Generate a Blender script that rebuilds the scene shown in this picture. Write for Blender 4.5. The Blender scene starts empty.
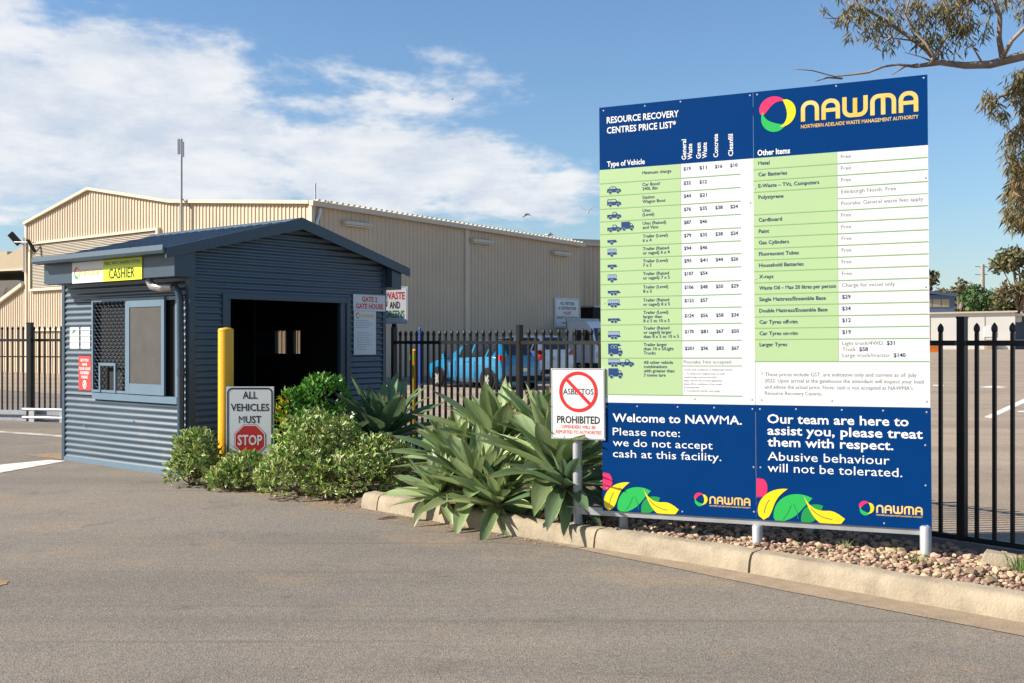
import bpy, bmesh, math, random
from mathutils import Vector, Matrix, Quaternion, noise as mnoise

random.seed(7)
R = math.radians
sc = bpy.context.scene
col = sc.collection

# ------------------------------------------------------------------ camera, sky, sun, exposure
CAM_H = 1.6
cam_d = bpy.data.cameras.new('camera')
cam_d.sensor_width = 36.0
cam_d.lens = 36.0 * 1050 / 1024
cam_d.clip_start = 0.1
cam_d.clip_end = 3000
cam = bpy.data.objects.new('camera', cam_d)
col.objects.link(cam)
cam.location = (0, 0, CAM_H)
cam.rotation_euler = (R(90), 0, 0)
sc.camera = cam
sc.view_settings.view_transform = 'Standard'
sc.view_settings.look = 'None'
sc.view_settings.exposure = 0.92
sc.view_settings.gamma = 1.0
sc.view_settings.use_curve_mapping = False

SUN_EL = R(33.5)
LH = Vector((0.991, 0.135, 0)).normalized()          # horizontal travel direction of the sunlight
to_sun = Vector((-LH.x * math.cos(SUN_EL), -LH.y * math.cos(SUN_EL), math.sin(SUN_EL)))
sun_d = bpy.data.lights.new('sun', 'SUN')
sun_d.energy = 4.9
sun_d.angle = R(0.53)
sun_d.color = (1.0, 0.93, 0.82)
sun = bpy.data.objects.new('sun', sun_d)
col.objects.link(sun)
sun.location = (-30, 0, 40)
sun.rotation_euler = (-to_sun).to_track_quat('-Z', 'Y').to_euler()

world = bpy.data.worlds.new('World')
sc.world = world
world.use_nodes = True
wn = world.node_tree.nodes
wl = world.node_tree.links
wn.clear()
def W(t, **kw):
    n = wn.new(t)
    for k, v in kw.items():
        setattr(n, k, v)
    return n
def wmath(op, a, b=None, clamp=False):
    n = W('ShaderNodeMath', operation=op, use_clamp=clamp)
    for i, s in enumerate((a, b)):
        if s is None: continue
        if isinstance(s, (int, float)): n.inputs[i].default_value = s
        else: wl.new(s, n.inputs[i])
    return n.outputs[0]
def wsmooth(v, lo, hi, to0=0.0, to1=1.0):
    n = W('ShaderNodeMapRange', interpolation_type='SMOOTHSTEP')
    wl.new(v, n.inputs['Value'])
    n.inputs['From Min'].default_value = lo; n.inputs['From Max'].default_value = hi
    n.inputs['To Min'].default_value = to0; n.inputs['To Max'].default_value = to1
    return n.outputs[0]
sky = W('ShaderNodeTexSky', sky_type='NISHITA')
sky.sun_disc = False
sky.sun_elevation = SUN_EL
sky.sun_rotation = math.atan2(to_sun.x, to_sun.y)
sky.air_density = 1.0
sky.dust_density = 0.25
sky.ozone_density = 6.5
SKY_STR = 0.072
svm = W('ShaderNodeVectorMath', operation='MULTIPLY'); svm.inputs[1].default_value = (1, 1, 0.70)
svn = W('ShaderNodeVectorMath', operation='NORMALIZE'); stc = W('ShaderNodeTexCoord')
wl.new(stc.outputs['Generated'], svm.inputs[0]); wl.new(svm.outputs[0], svn.inputs[0]); wl.new(svn.outputs[0], sky.inputs[0])
bg = W('ShaderNodeBackground'); bg.inputs['Strength'].default_value = SKY_STR
wl.new(sky.outputs[0], bg.inputs['Color'])
tc = W('ShaderNodeTexCoord')
sep = W('ShaderNodeSeparateXYZ'); wl.new(tc.outputs['Generated'], sep.inputs[0])
dx, dy, dz = sep.outputs
den = wmath('ADD', wmath('MAXIMUM', dz, 0.0), 0.22)
cx = wmath('DIVIDE', dx, den); cy = wmath('DIVIDE', dy, den)
comb = W('ShaderNodeCombineXYZ'); wl.new(cx, comb.inputs[0]); wl.new(cy, comb.inputs[1])
comb.inputs[2].default_value = 5.2
n1 = W('ShaderNodeTexNoise'); n1.inputs['Scale'].default_value = 3.1; n1.inputs['Detail'].default_value = 10
n1.inputs['Roughness'].default_value = 0.56; n1.inputs['Distortion'].default_value = 0.25
wl.new(comb.outputs[0], n1.inputs['Vector'])
n2 = W('ShaderNodeTexNoise'); n2.inputs['Scale'].default_value = 5.5; n2.inputs['Detail'].default_value = 7
n2.inputs['Roughness'].default_value = 0.6
wl.new(comb.outputs[0], n2.inputs['Vector'])
side = wsmooth(dx, 0.0, 0.19, 0.06, -0.30)              # the bank of cloud lies to the west (left)
band = wmath('MULTIPLY', wsmooth(dz, 0.075, 0.135), wsmooth(wmath('ADD', dz, wmath('MULTIPLY', wmath('ADD', dx, 0.30), 0.26)), 0.18, 0.34, 1.0, 0.30))
band = wmath('SUBTRACT', wmath('MULTIPLY', band, 0.50), 0.30)
d0 = wmath('ADD', wmath('ADD', n1.outputs[0], wmath('MULTIPLY', wmath('SUBTRACT', n2.outputs[0], 0.5), 0.44)), wmath('ADD', side, band))
cl = wsmooth(d0, 0.475, 0.68)
cl = wmath('MULTIPLY', cl, 0.93)
shade = wsmooth(n2.outputs[0], 0.3, 0.7)
mixc = W('ShaderNodeMix', data_type='RGBA')
wl.new(shade, mixc.inputs[0])
mixc.inputs[6].default_value = (0.52, 0.575, 0.66, 1); mixc.inputs[7].default_value = (0.74, 0.75, 0.765, 1)
bgc = W('ShaderNodeBackground'); bgc.inputs['Strength'].default_value = 0.66
wl.new(mixc.outputs[2], bgc.inputs['Color'])
ms = W('ShaderNodeMixShader')
wl.new(cl, ms.inputs[0]); wl.new(bg.outputs[0], ms.inputs[1]); wl.new(bgc.outputs[0], ms.inputs[2])
wo = W('ShaderNodeOutputWorld'); wl.new(ms.outputs[0], wo.inputs[0])

# ------------------------------------------------------------------ materials
def mat(name, c, rough=0.6, metal=0.0, var=0.0, vscale=3.0, bump=0.0, bscale=40.0, c2=None, rand=0.0, transl=0.0, spec=0.5,
        detail=5, coat=0.0, dirt=None, dirt_scale=1.2, dirt_lo=0.55, dirt_hi=0.75):
    m = bpy.data.materials.new(name)
    m.use_nodes = True
    nt = m.node_tree; N = nt.nodes; L = nt.links
    p = N['Principled BSDF']
    p.inputs['Roughness'].default_value = rough
    p.inputs['Metallic'].default_value = metal
    p.inputs['Specular IOR Level'].default_value = spec
    p.inputs['Coat Weight'].default_value = coat
    t = N.new('ShaderNodeTexCoord')
    cc = (c[0], c[1], c[2], 1)
    out = None
    if var or c2:
        nz = N.new('ShaderNodeTexNoise'); nz.inputs['Scale'].default_value = vscale; nz.inputs['Detail'].default_value = detail
        nz.inputs['Roughness'].default_value = 0.6
        L.new(t.outputs['Object'], nz.inputs['Vector'])
        mr = N.new('ShaderNodeMapRange'); mr.inputs['From Min'].default_value = 0.3; mr.inputs['From Max'].default_value = 0.7
        L.new(nz.outputs[0], mr.inputs['Value'])
        mx = N.new('ShaderNodeMix'); mx.data_type = 'RGBA'
        L.new(mr.outputs[0], mx.inputs[0])
        if c2:
            mx.inputs[6].default_value = cc; mx.inputs[7].default_value = (c2[0], c2[1], c2[2], 1)
        else:
            mx.inputs[6].default_value = tuple(max(0, x * (1 - var)) for x in c) + (1,)
            mx.inputs[7].default_value = tuple(min(1, x * (1 + var)) for x in c) + (1,)
        out = mx.outputs[2]
    if rand:
        g = N.new('ShaderNodeNewGeometry'); oi = N.new('ShaderNodeObjectInfo')
        ad = N.new('ShaderNodeMath'); ad.operation = 'ADD'
        L.new(g.outputs['Random Per Island'], ad.inputs[0]); L.new(oi.outputs['Random'], ad.inputs[1])
        fr = N.new('ShaderNodeMath'); fr.operation = 'FRACT'; L.new(ad.outputs[0], fr.inputs[0])
        mr2 = N.new('ShaderNodeMapRange'); mr2.inputs['To Min'].default_value = 1 - rand; mr2.inputs['To Max'].default_value = 1 + rand
        L.new(fr.outputs[0], mr2.inputs['Value'])
        hs = N.new('ShaderNodeHueSaturation')
        L.new(mr2.outputs[0], hs.inputs['Value'])
        mr3 = N.new('ShaderNodeMapRange'); mr3.inputs['To Min'].default_value = 0.5 - rand * 0.06; mr3.inputs['To Max'].default_value = 0.5 + rand * 0.06
        fr2 = N.new('ShaderNodeMath'); fr2.operation = 'FRACT'
        mu = N.new('ShaderNodeMath'); mu.operation = 'MULTIPLY'; mu.inputs[1].default_value = 7.31
        L.new(fr.outputs[0], mu.inputs[0]); L.new(mu.outputs[0], fr2.inputs[0]); L.new(fr2.outputs[0], mr3.inputs['Value'])
        L.new(mr3.outputs[0], hs.inputs['Hue'])
        if out: L.new(out, hs.inputs['Color'])
        else: hs.inputs['Color'].default_value = cc
        out = hs.outputs[0]
    if dirt:
        nd = N.new('ShaderNodeTexNoise'); nd.inputs['Scale'].default_value = dirt_scale; nd.inputs['Detail'].default_value = 8
        nd.inputs['Roughness'].default_value = 0.65
        L.new(t.outputs['Object'], nd.inputs['Vector'])
        md = N.new('ShaderNodeMapRange'); md.inputs['From Min'].default_value = dirt_lo; md.inputs['From Max'].default_value = dirt_hi
        md.inputs['To Max'].default_value = 0.75
        L.new(nd.outputs[0], md.inputs['Value'])
        mx2 = N.new('ShaderNodeMix'); mx2.data_type = 'RGBA'
        L.new(md.outputs[0], mx2.inputs[0])
        if out: L.new(out, mx2.inputs[6])
        else: mx2.inputs[6].default_value = cc
        mx2.inputs[7].default_value = (dirt[0], dirt[1], dirt[2], 1)
        out = mx2.outputs[2]
    if out: L.new(out, p.inputs['Base Color'])
    else: p.inputs['Base Color'].default_value = cc
    if bump:
        nb = N.new('ShaderNodeTexNoise'); nb.inputs['Scale'].default_value = bscale; nb.inputs['Detail'].default_value = 6
        L.new(t.outputs['Object'], nb.inputs['Vector'])
        b = N.new('ShaderNodeBump'); b.inputs['Strength'].default_value = bump; b.inputs['Distance'].default_value = 0.01
        L.new(nb.outputs[0], b.inputs['Height']); L.new(b.outputs[0], p.inputs['Normal'])
    if transl:
        tr = N.new('ShaderNodeBsdfTranslucent')
        if out: L.new(out, tr.inputs['Color'])
        else: tr.inputs['Color'].default_value = cc
        ms_ = N.new('ShaderNodeMixShader'); ms_.inputs[0].default_value = transl
        L.new(p.outputs[0], ms_.inputs[1]); L.new(tr.outputs[0], ms_.inputs[2])
        L.new(ms_.outputs[0], N['Material Output'].inputs['Surface'])
    return m

def asphalt_mat(name, base, warm, sp=0.28):
    m = bpy.data.materials.new(name); m.use_nodes = True
    nt = m.node_tree; N = nt.nodes; L = nt.links
    p = N['Principled BSDF']; p.inputs['Roughness'].default_value = 0.85; p.inputs['Specular IOR Level'].default_value = sp
    t = N.new('ShaderNodeTexCoord')
    def nz(scale, det, rgh=0.6, stretch=None):
        n = N.new('ShaderNodeTexNoise'); n.inputs['Scale'].default_value = scale; n.inputs['Detail'].default_value = det
        n.inputs['Roughness'].default_value = rgh
        if stretch:
            mp = N.new('ShaderNodeMapping'); mp.inputs['Rotation'].default_value = (0, 0, R(45)); mp.inputs['Scale'].default_value = stretch
            L.new(t.outputs['Object'], mp.inputs[0]); L.new(mp.outputs[0], n.inputs['Vector'])
        else:
            L.new(t.outputs['Object'], n.inputs['Vector'])
        return n.outputs[0]
    def ramp(v, lo, hi, a=0.0, b=1.0):
        r = N.new('ShaderNodeMapRange'); r.inputs['From Min'].default_value = lo; r.inputs['From Max'].default_value = hi
        r.inputs['To Min'].default_value = a; r.inputs['To Max'].default_value = b
        L.new(v, r.inputs['Value']); return r.outputs[0]
    def mixv(f, a, b, mode='MIX'):
        x = N.new('ShaderNodeMix'); x.data_type = 'RGBA'; x.blend_type = mode
        if isinstance(f, float): x.inputs[0].default_value = f
        else: L.new(f, x.inputs[0])
        for i, s in ((6, a), (7, b)):
            if isinstance(s, tuple): x.inputs[i].default_value = s + (1,)
            else: L.new(s, x.inputs[i])
        return x.outputs[2]
    c = mixv(ramp(nz(0.35, 6, 0.65), 0.35, 0.68), base, warm)
    # wheel-worn bands along the lane and darker blotches
    c = mixv(ramp(nz(0.5, 4, 0.5, (0.16, 1.6, 1)), 0.42, 0.66, 0.0, 0.85), c, tuple(x * 0.76 for x in base))
    c = mixv(ramp(nz(1.3, 7, 0.7), 0.57, 0.72, 0.0, 0.7), c, tuple(x * 0.66 for x in base))
    c = mixv(ramp(nz(0.8, 5, 0.6), 0.55, 0.74, 0.0, 0.8), c, (warm[0] * 1.22, warm[1] * 1.06, warm[2] * 0.85))
    vo = N.new('ShaderNodeTexVoronoi'); vo.inputs['Scale'].default_value = 95
    L.new(t.outputs['Object'], vo.inputs['Vector'])
    spn = N.new('ShaderNodeSeparateColor'); L.new(vo.outputs['Color'], spn.inputs[0])
    g = ramp(spn.outputs[0], 0.0, 1.0, 0.74, 1.26)
    gm = N.new('ShaderNodeCombineColor')
    for i in range(3): L.new(g, gm.inputs[i])
    c = mixv(1.0, c, gm.outputs[0], 'MULTIPLY')
    g2 = ramp(nz(260, 2, 0.6), 0.3, 0.7, 0.75, 1.25)
    gm2 = N.new('ShaderNodeCombineColor')
    for i in range(3): L.new(g2, gm2.inputs[i])
    c = mixv(1.0, c, gm2.outputs[0], 'MULTIPLY')
    # oil drips and long tyre scuffs
    vd = N.new('ShaderNodeTexVoronoi'); vd.inputs['Scale'].default_value = 1.15; vd.inputs['Randomness'].default_value = 1.0
    wv = N.new('ShaderNodeVectorMath'); wv.operation = 'ADD'; nv = N.new('ShaderNodeTexNoise'); nv.inputs['Scale'].default_value = 3.0; nv.inputs['Detail'].default_value = 5
    L.new(t.outputs['Object'], nv.inputs['Vector']); L.new(t.outputs['Object'], wv.inputs[0]); L.new(nv.outputs['Color'], wv.inputs[1]); L.new(wv.outputs[0], vd.inputs['Vector'])
    c = mixv(ramp(vd.outputs['Distance'], 0.13, 0.04, 0.0, 0.55), c, tuple(x * 0.52 for x in base))
    c = mixv(ramp(nz(1.0, 5, 0.6, (0.10, 5.5, 1)), 0.60, 0.72, 0.0, 0.45), c, tuple(x * 0.6 for x in base))
    vs = N.new('ShaderNodeTexVoronoi'); vs.inputs['Scale'].default_value = 14
    L.new(t.outputs['Object'], vs.inputs['Vector'])
    c = mixv(ramp(vs.outputs['Distance'], 0.05, 0.03, 0.0, 0.6), c, (0.5, 0.42, 0.33))
    L.new(c, p.inputs['Base Color'])
    b = N.new('ShaderNodeBump'); b.inputs['Strength'].default_value = 0.5; b.inputs['Distance'].default_value = 0.006
    L.new(vo.outputs['Distance'], b.inputs['Height']); L.new(b.outputs[0], p.inputs['Normal'])
    return m

M = {}
M['asphalt'] = asphalt_mat('asphalt', (0.185, 0.163, 0.138), (0.225, 0.190, 0.150))
M['yard'] = asphalt_mat('yard_concrete', (0.30, 0.240, 0.180), (0.34, 0.268, 0.20))
M['land'] = mat('far_ground', (0.24, 0.20, 0.13), 0.95, var=0.3, vscale=0.03)
M['line'] = mat('road_paint', (0.66, 0.63, 0.57), 0.8, var=0.15, vscale=6, dirt=(0.22, 0.19, 0.16), dirt_scale=9, dirt_lo=0.5, dirt_hi=0.72)
M['line_worn'] = mat('worn_road_paint', (0.50, 0.46, 0.39), 0.85, var=0.2, vscale=4, dirt=(0.24, 0.2, 0.16), dirt_scale=5, dirt_lo=0.42, dirt_hi=0.62)
M['sand'] = mat('orange_dust', (0.30, 0.185, 0.09), 0.95, var=0.35, vscale=14, dirt=(0.15, 0.13, 0.11), dirt_scale=7, dirt_lo=0.45, dirt_hi=0.65)
M['kerb'] = mat('kerb_concrete', (0.32, 0.265, 0.185), 0.9, var=0.16, vscale=5, bump=0.6, bscale=60, dirt=(0.17, 0.13, 0.09), dirt_scale=4.5, dirt_lo=0.47, dirt_hi=0.75)
M['apron'] = mat('gutter_concrete', (0.26, 0.195, 0.13), 0.92, var=0.2, vscale=6, bump=0.5, bscale=80, dirt=(0.2, 0.16, 0.12), dirt_scale=4)
M['edging'] = mat('edging_concrete', (0.30, 0.27, 0.23), 0.9, var=0.2, vscale=4, bump=0.3)
M['dirt'] = asphalt_mat('washed_dirt', (0.185, 0.150, 0.115), (0.235, 0.182, 0.132))
M['soil'] = mat('bed_soil', (0.13, 0.088, 0.055), 0.95, var=0.35, vscale=14, bump=1.0, bscale=50)
M['litter'] = mat('leaf_litter', (0.34, 0.23, 0.13), 0.95, rand=0.55)
M['stone'] = mat('quartz_stone', (0.29, 0.185, 0.115), 0.8, rand=0.45, c2=(0.43, 0.30, 0.20), vscale=5, bump=0.3, bscale=30)
M['steel_blue'] = mat('blue_corrugated_steel', (0.046, 0.078, 0.110), 0.32, var=0.08, vscale=1.3, spec=0.75, dirt=(0.15, 0.15, 0.14), dirt_scale=1.6, dirt_lo=0.58, dirt_hi=0.85)
M['trim_blue'] = mat('blue_trim_steel', (0.034, 0.060, 0.088), 0.38, var=0.07, vscale=2.5)
M['frame_blue'] = mat('pale_blue_frame', (0.115, 0.18, 0.24), 0.4, var=0.05, vscale=3)
M['roof_blue'] = mat('blue_roof_steel', (0.066, 0.102, 0.138), 0.42, var=0.1, vscale=1.2)
M['dark'] = mat('interior_shade_black', (0.010, 0.010, 0.011), 0.9, var=0.2)  # near-black colour stands in for the shade inside the gatehouse
M['screen'] = mat('grey_flyscreen', (0.055, 0.05, 0.045), 0.7, var=0.15, vscale=5, dirt=(0.13, 0.12, 0.1), dirt_scale=12, dirt_lo=0.66, dirt_hi=0.74)
M['galv'] = mat('galvanised_steel', (0.38, 0.39, 0.40), 0.5, metal=0.35, var=0.12, vscale=7)
M['silver'] = mat('silver_foil', (0.62, 0.58, 0.54), 0.35, metal=0.7, var=0.25, vscale=14, bump=1.0, bscale=18)
M['shed'] = mat('cream_ribbed_steel', (0.53, 0.42, 0.30), 0.55, var=0.07, vscale=0.5, dirt=(0.36, 0.28, 0.195), dirt_scale=0.7, dirt_lo=0.58, dirt_hi=0.85)
M['shed_side'] = M['shed']
M['shed_trim'] = mat('cream_trim', (0.58, 0.49, 0.37), 0.5, var=0.04, vscale=1)
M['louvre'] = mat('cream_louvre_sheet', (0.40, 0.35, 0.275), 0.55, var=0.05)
M['shed_roof'] = mat('weathered_roof_sheet', (0.45, 0.40, 0.32), 0.5, var=0.1)
M['fence'] = mat('black_fence_steel', (0.012, 0.012, 0.013), 0.38, var=0.2, vscale=8, spec=0.4)
M['rail_grey'] = mat('grey_rail_paint', (0.33, 0.36, 0.40), 0.5, var=0.12, vscale=5)
M['yellow'] = mat('yellow_bollard_paint', (0.80, 0.40, 0.010), 0.40, var=0.06, vscale=6, dirt=(0.30, 0.16, 0.03), dirt_scale=7, dirt_lo=0.63, dirt_hi=0.82)
M['reflect'] = mat('reflective_band', (0.50, 0.62, 0.03), 0.4, var=0.05)
M['bluepaint'] = mat('blue_pole_paint', (0.02, 0.05, 0.28), 0.45, var=0.05)
M['sgn_white'] = mat('sign_white', (0.69, 0.69, 0.68), 0.45, var=0.015, vscale=1.1, dirt=(0.66, 0.65, 0.62), dirt_scale=1.6, dirt_lo=0.62, dirt_hi=0.9)
M['sgn_edge'] = mat('sign_aluminium', (0.55, 0.56, 0.58), 0.4, metal=0.5, var=0.05)
M['navy'] = mat('sign_navy', (0.0005, 0.034, 0.150), 0.5, var=0.06, vscale=0.9, spec=0.05, dirt=(0.002, 0.042, 0.16), dirt_scale=2.2, dirt_lo=0.6, dirt_hi=0.9)
M['sgn_green'] = mat('sign_pale_green', (0.385, 0.53, 0.265), 0.5, var=0.02, vscale=1.2)
M['rule'] = mat('sign_rule_green', (0.22, 0.42, 0.17), 0.4, var=0.02)
M['ink_navy'] = mat('ink_navy', (0.012, 0.035, 0.115), 0.4, var=0.02)
M['ink_icon'] = mat('ink_icon_blue', (0.003, 0.038, 0.155), 0.45, var=0.02)
M['ink_cage'] = mat('ink_cage_blue', (0.30, 0.38, 0.48), 0.4, var=0.02)
M['ink_grey'] = mat('ink_grey', (0.22, 0.22, 0.24), 0.4, var=0.02)
M['ink_white'] = mat('ink_white', (0.80, 0.80, 0.79), 0.4, var=0.01)
M['ink_black'] = mat('ink_black', (0.014, 0.014, 0.016), 0.4, var=0.02)
M['ink_red'] = mat('ink_red', (0.62, 0.02, 0.018), 0.4, var=0.03)
M['ink_redfade'] = mat('ink_red_faded', (0.66, 0.16, 0.13), 0.5, var=0.05)
M['stop_red'] = mat('stop_red', (0.50, 0.012, 0.015), 0.35, var=0.03)
M['ink_green'] = mat('ink_dark_green', (0.01, 0.20, 0.08), 0.4, var=0.02)
M['gold'] = mat('logo_gold', (0.72, 0.43, 0.05), 0.35, c2=(0.80, 0.56, 0.20), vscale=4, detail=1)
M['pink'] = mat('logo_pink', (0.72, 0.025, 0.12), 0.35, var=0.03)
M['lgreen'] = mat('logo_green', (0.02, 0.42, 0.08), 0.35, var=0.03)
M['dgreen'] = mat('logo_deep_green', (0.012, 0.27, 0.06), 0.35, var=0.03)
M['lyellow'] = mat('logo_yellow', (0.85, 0.62, 0.01), 0.35, var=0.03)
M['lime'] = mat('sign_lime', (0.70, 0.78, 0.02), 0.4, var=0.02)
M['lime_dark'] = mat('sign_lime_dark', (0.50, 0.60, 0.02), 0.4, var=0.02)
M['red_sign'] = mat('red_notice', (0.70, 0.045, 0.035), 0.4, var=0.03)
M['carblue'] = mat('blue_car_paint', (0.003, 0.165, 0.34), 0.22, coat=1.0, var=0.03)
M['carwhite'] = mat('white_car_paint', (0.72, 0.73, 0.74), 0.25, coat=0.8, var=0.02)
M['glass'] = mat('tinted_glass', (0.012, 0.014, 0.017), 0.06, spec=0.8, var=0.05)
def tint_mat():
    m = bpy.data.materials.new('tinted_window'); m.use_nodes = True; N = m.node_tree.nodes; L = m.node_tree.links
    tr = N.new('ShaderNodeBsdfTransparent'); tr.inputs[0].default_value = (0.22, 0.21, 0.20, 1)
    gl = N.new('ShaderNodeBsdfGlossy'); gl.inputs['Roughness'].default_value = 0.05
    mx = N.new('ShaderNodeMixShader'); mx.inputs[0].default_value = 0.06
    L.new(tr.outputs[0], mx.inputs[1]); L.new(gl.outputs[0], mx.inputs[2]); L.new(mx.outputs[0], N['Material Output'].inputs[0])
    return m
M['tint'] = tint_mat()
M['tyre'] = mat('tyre_rubber', (0.014, 0.014, 0.014), 0.95, spec=0.15, var=0.1)
M['rim'] = mat('alloy_rim', (0.42, 0.40, 0.38), 0.35, metal=0.5, var=0.05)
M['tail'] = mat('red_tail_light', (0.50, 0.012, 0.012), 0.15, coat=0.6, var=0.05)
M['plate'] = mat('number_plate', (0.75, 0.72, 0.55), 0.4, var=0.03)
M['black_plastic'] = mat('black_plastic', (0.012, 0.012, 0.013), 0.7, spec=0.2, var=0.1)
M['bark'] = mat('eucalypt_bark', (0.33, 0.25, 0.19), 0.9, c2=(0.16, 0.12, 0.095), vscale=7, bump=0.7, bscale=25)
M['bark_far'] = mat('brown_bark', (0.22, 0.15, 0.10), 0.9, var=0.3, vscale=2)
M['euc'] = mat('eucalypt_leaf', (0.155, 0.145, 0.055), 0.6, rand=0.5, c2=(0.20, 0.12, 0.05), vscale=1.2, transl=0.3)
M['euc_far'] = mat('far_eucalypt_leaf', (0.115, 0.125, 0.045), 0.7, rand=0.5, c2=(0.16, 0.12, 0.055), vscale=0.25, transl=0.25)
M['green_far'] = mat('far_green_leaf', (0.075, 0.14, 0.04), 0.7, rand=0.45, transl=0.25)
M['varieg'] = mat('variegated_leaf', (0.10, 0.205, 0.020), 0.42, rand=0.6, c2=(0.19, 0.30, 0.045), vscale=5, transl=0.25)
M['varieg_edge'] = mat('cream_leaf_margin', (0.42, 0.47, 0.16), 0.5, rand=0.35, transl=0.25)
M['bright'] = mat('bright_green_leaf', (0.075, 0.22, 0.018), 0.42, rand=0.5, transl=0.3)
M['flower'] = mat('yellow_flower', (0.62, 0.48, 0.02), 0.6, rand=0.3, transl=0.3)
M['twig'] = mat('shrub_twig', (0.14, 0.095, 0.06), 0.9, var=0.3, vscale=20)
def agave_mat(name, a, b, tip, rand):
    m = bpy.data.materials.new(name); m.use_nodes = True; N = m.node_tree.nodes; L = m.node_tree.links; p = N['Principled BSDF']
    p.inputs['Roughness'].default_value = 0.42
    t = N.new('ShaderNodeTexCoord'); oi = N.new('ShaderNodeObjectInfo')
    ofs = N.new('ShaderNodeVectorMath'); ofs.operation = 'ADD'; mu = N.new('ShaderNodeMath'); mu.operation = 'MULTIPLY'; mu.inputs[1].default_value = 37.0
    L.new(oi.outputs['Random'], mu.inputs[0]); L.new(t.outputs['Object'], ofs.inputs[0]); L.new(mu.outputs[0], ofs.inputs[1])
    def nz(scale, det, st):
        mp = N.new('ShaderNodeMapping'); mp.inputs['Scale'].default_value = st; n = N.new('ShaderNodeTexNoise'); n.inputs['Scale'].default_value = scale; n.inputs['Detail'].default_value = det
        L.new(ofs.outputs[0], mp.inputs[0]); L.new(mp.outputs[0], n.inputs['Vector']); return n.outputs[0]
    def ramp(v, lo, hi, x=0.0, y=1.0):
        r = N.new('ShaderNodeMapRange'); r.inputs['From Min'].default_value = lo; r.inputs['From Max'].default_value = hi; r.inputs['To Min'].default_value = x; r.inputs['To Max'].default_value = y
        L.new(v, r.inputs['Value']); return r.outputs[0]
    def mix(f, x, y):
        q = N.new('ShaderNodeMix'); q.data_type = 'RGBA'; L.new(f, q.inputs[0])
        for k, v in ((6, x), (7, y)):
            if isinstance(v, tuple): q.inputs[k].default_value = v + (1,)
            else: L.new(v, q.inputs[k])
        return q.outputs[2]
    c = mix(ramp(nz(5, 4, (0.5, 6, 1)), 0.3, 0.7), a, b)
    hs = N.new('ShaderNodeHueSaturation'); L.new(c, hs.inputs['Color']); L.new(ramp(oi.outputs['Random'], 0, 1, 1 - rand, 1 + rand), hs.inputs['Value'])
    f2 = N.new('ShaderNodeMath'); f2.operation = 'FRACT'; m2 = N.new('ShaderNodeMath'); m2.operation = 'MULTIPLY'; m2.inputs[1].default_value = 13.7
    L.new(oi.outputs['Random'], m2.inputs[0]); L.new(m2.outputs[0], f2.inputs[0]); L.new(ramp(f2.outputs[0], 0, 1, 0.475, 0.52), hs.inputs['Hue'])
    c = hs.outputs[0]
    sx = N.new('ShaderNodeSeparateXYZ'); L.new(t.outputs['Object'], sx.inputs[0])
    ad = N.new('ShaderNodeMath'); ad.operation = 'ADD'; L.new(sx.outputs[0], ad.inputs[0]); L.new(ramp(nz(9, 3, (1, 1, 1)), 0.3, 0.7, -0.10, 0.10), ad.inputs[1])
    c = mix(ramp(ad.outputs[0], 0.90, 0.97, 0, 0.9), c, tip)
    c = mix(ramp(nz(14, 3, (1, 1, 1)), 0.66, 0.74, 0, 0.75), c, (0.30, 0.24, 0.12))
    L.new(c, p.inputs['Base Color'])
    tr = N.new('ShaderNodeBsdfTranslucent'); L.new(c, tr.inputs['Color']); ms_ = N.new('ShaderNodeMixShader'); ms_.inputs[0].default_value = 0.3
    L.new(p.outputs[0], ms_.inputs[1]); L.new(tr.outputs[0], ms_.inputs[2]); L.new(ms_.outputs[0], N['Material Output'].inputs['Surface'])
    return m
M['agave'] = agave_mat('agave_leaf', (0.195, 0.295, 0.095), (0.33, 0.405, 0.225), (0.24, 0.16, 0.08), 0.40)
M['agave_edge'] = mat('agave_margin', (0.30, 0.39, 0.08), 0.5, rand=0.25, transl=0.15)
M['agave_dark'] = agave_mat('blue_agave_leaf', (0.115, 0.20, 0.085), (0.185, 0.275, 0.145), (0.2, 0.15, 0.08), 0.35)
M['agave_dead'] = mat('dried_agave_leaf', (0.22, 0.145, 0.075), 0.8, rand=0.4, c2=(0.13, 0.08, 0.045), vscale=8)
M['grass'] = mat('grass_blade', (0.13, 0.21, 0.045), 0.6, rand=0.4, transl=0.3)
M['wall_white'] = mat('white_wall_panel', (0.66, 0.63, 0.57), 0.6, var=0.05, vscale=0.4)
M['wall_tan'] = mat('tan_panel_wall', (0.42, 0.33, 0.21), 0.7, var=0.1, vscale=0.5)
M['wall_grey'] = mat('grey_panel', (0.20, 0.19, 0.19), 0.7, var=0.1, vscale=0.5)
M['bluegrey'] = mat('blue_grey_steel', (0.10, 0.14, 0.22), 0.5, var=0.08, vscale=0.4)
M['orange'] = mat('orange_plastic', (0.75, 0.22, 0.02), 0.5, var=0.05)
M['gull'] = mat('gull_feather', (0.70, 0.70, 0.70), 0.7, var=0.05)
M['gull_grey'] = mat('gull_grey', (0.25, 0.26, 0.28), 0.7, var=0.05)
M['bulb'] = mat('lamp_glass', (0.75, 0.70, 0.6), 0.3, var=0.03)

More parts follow.
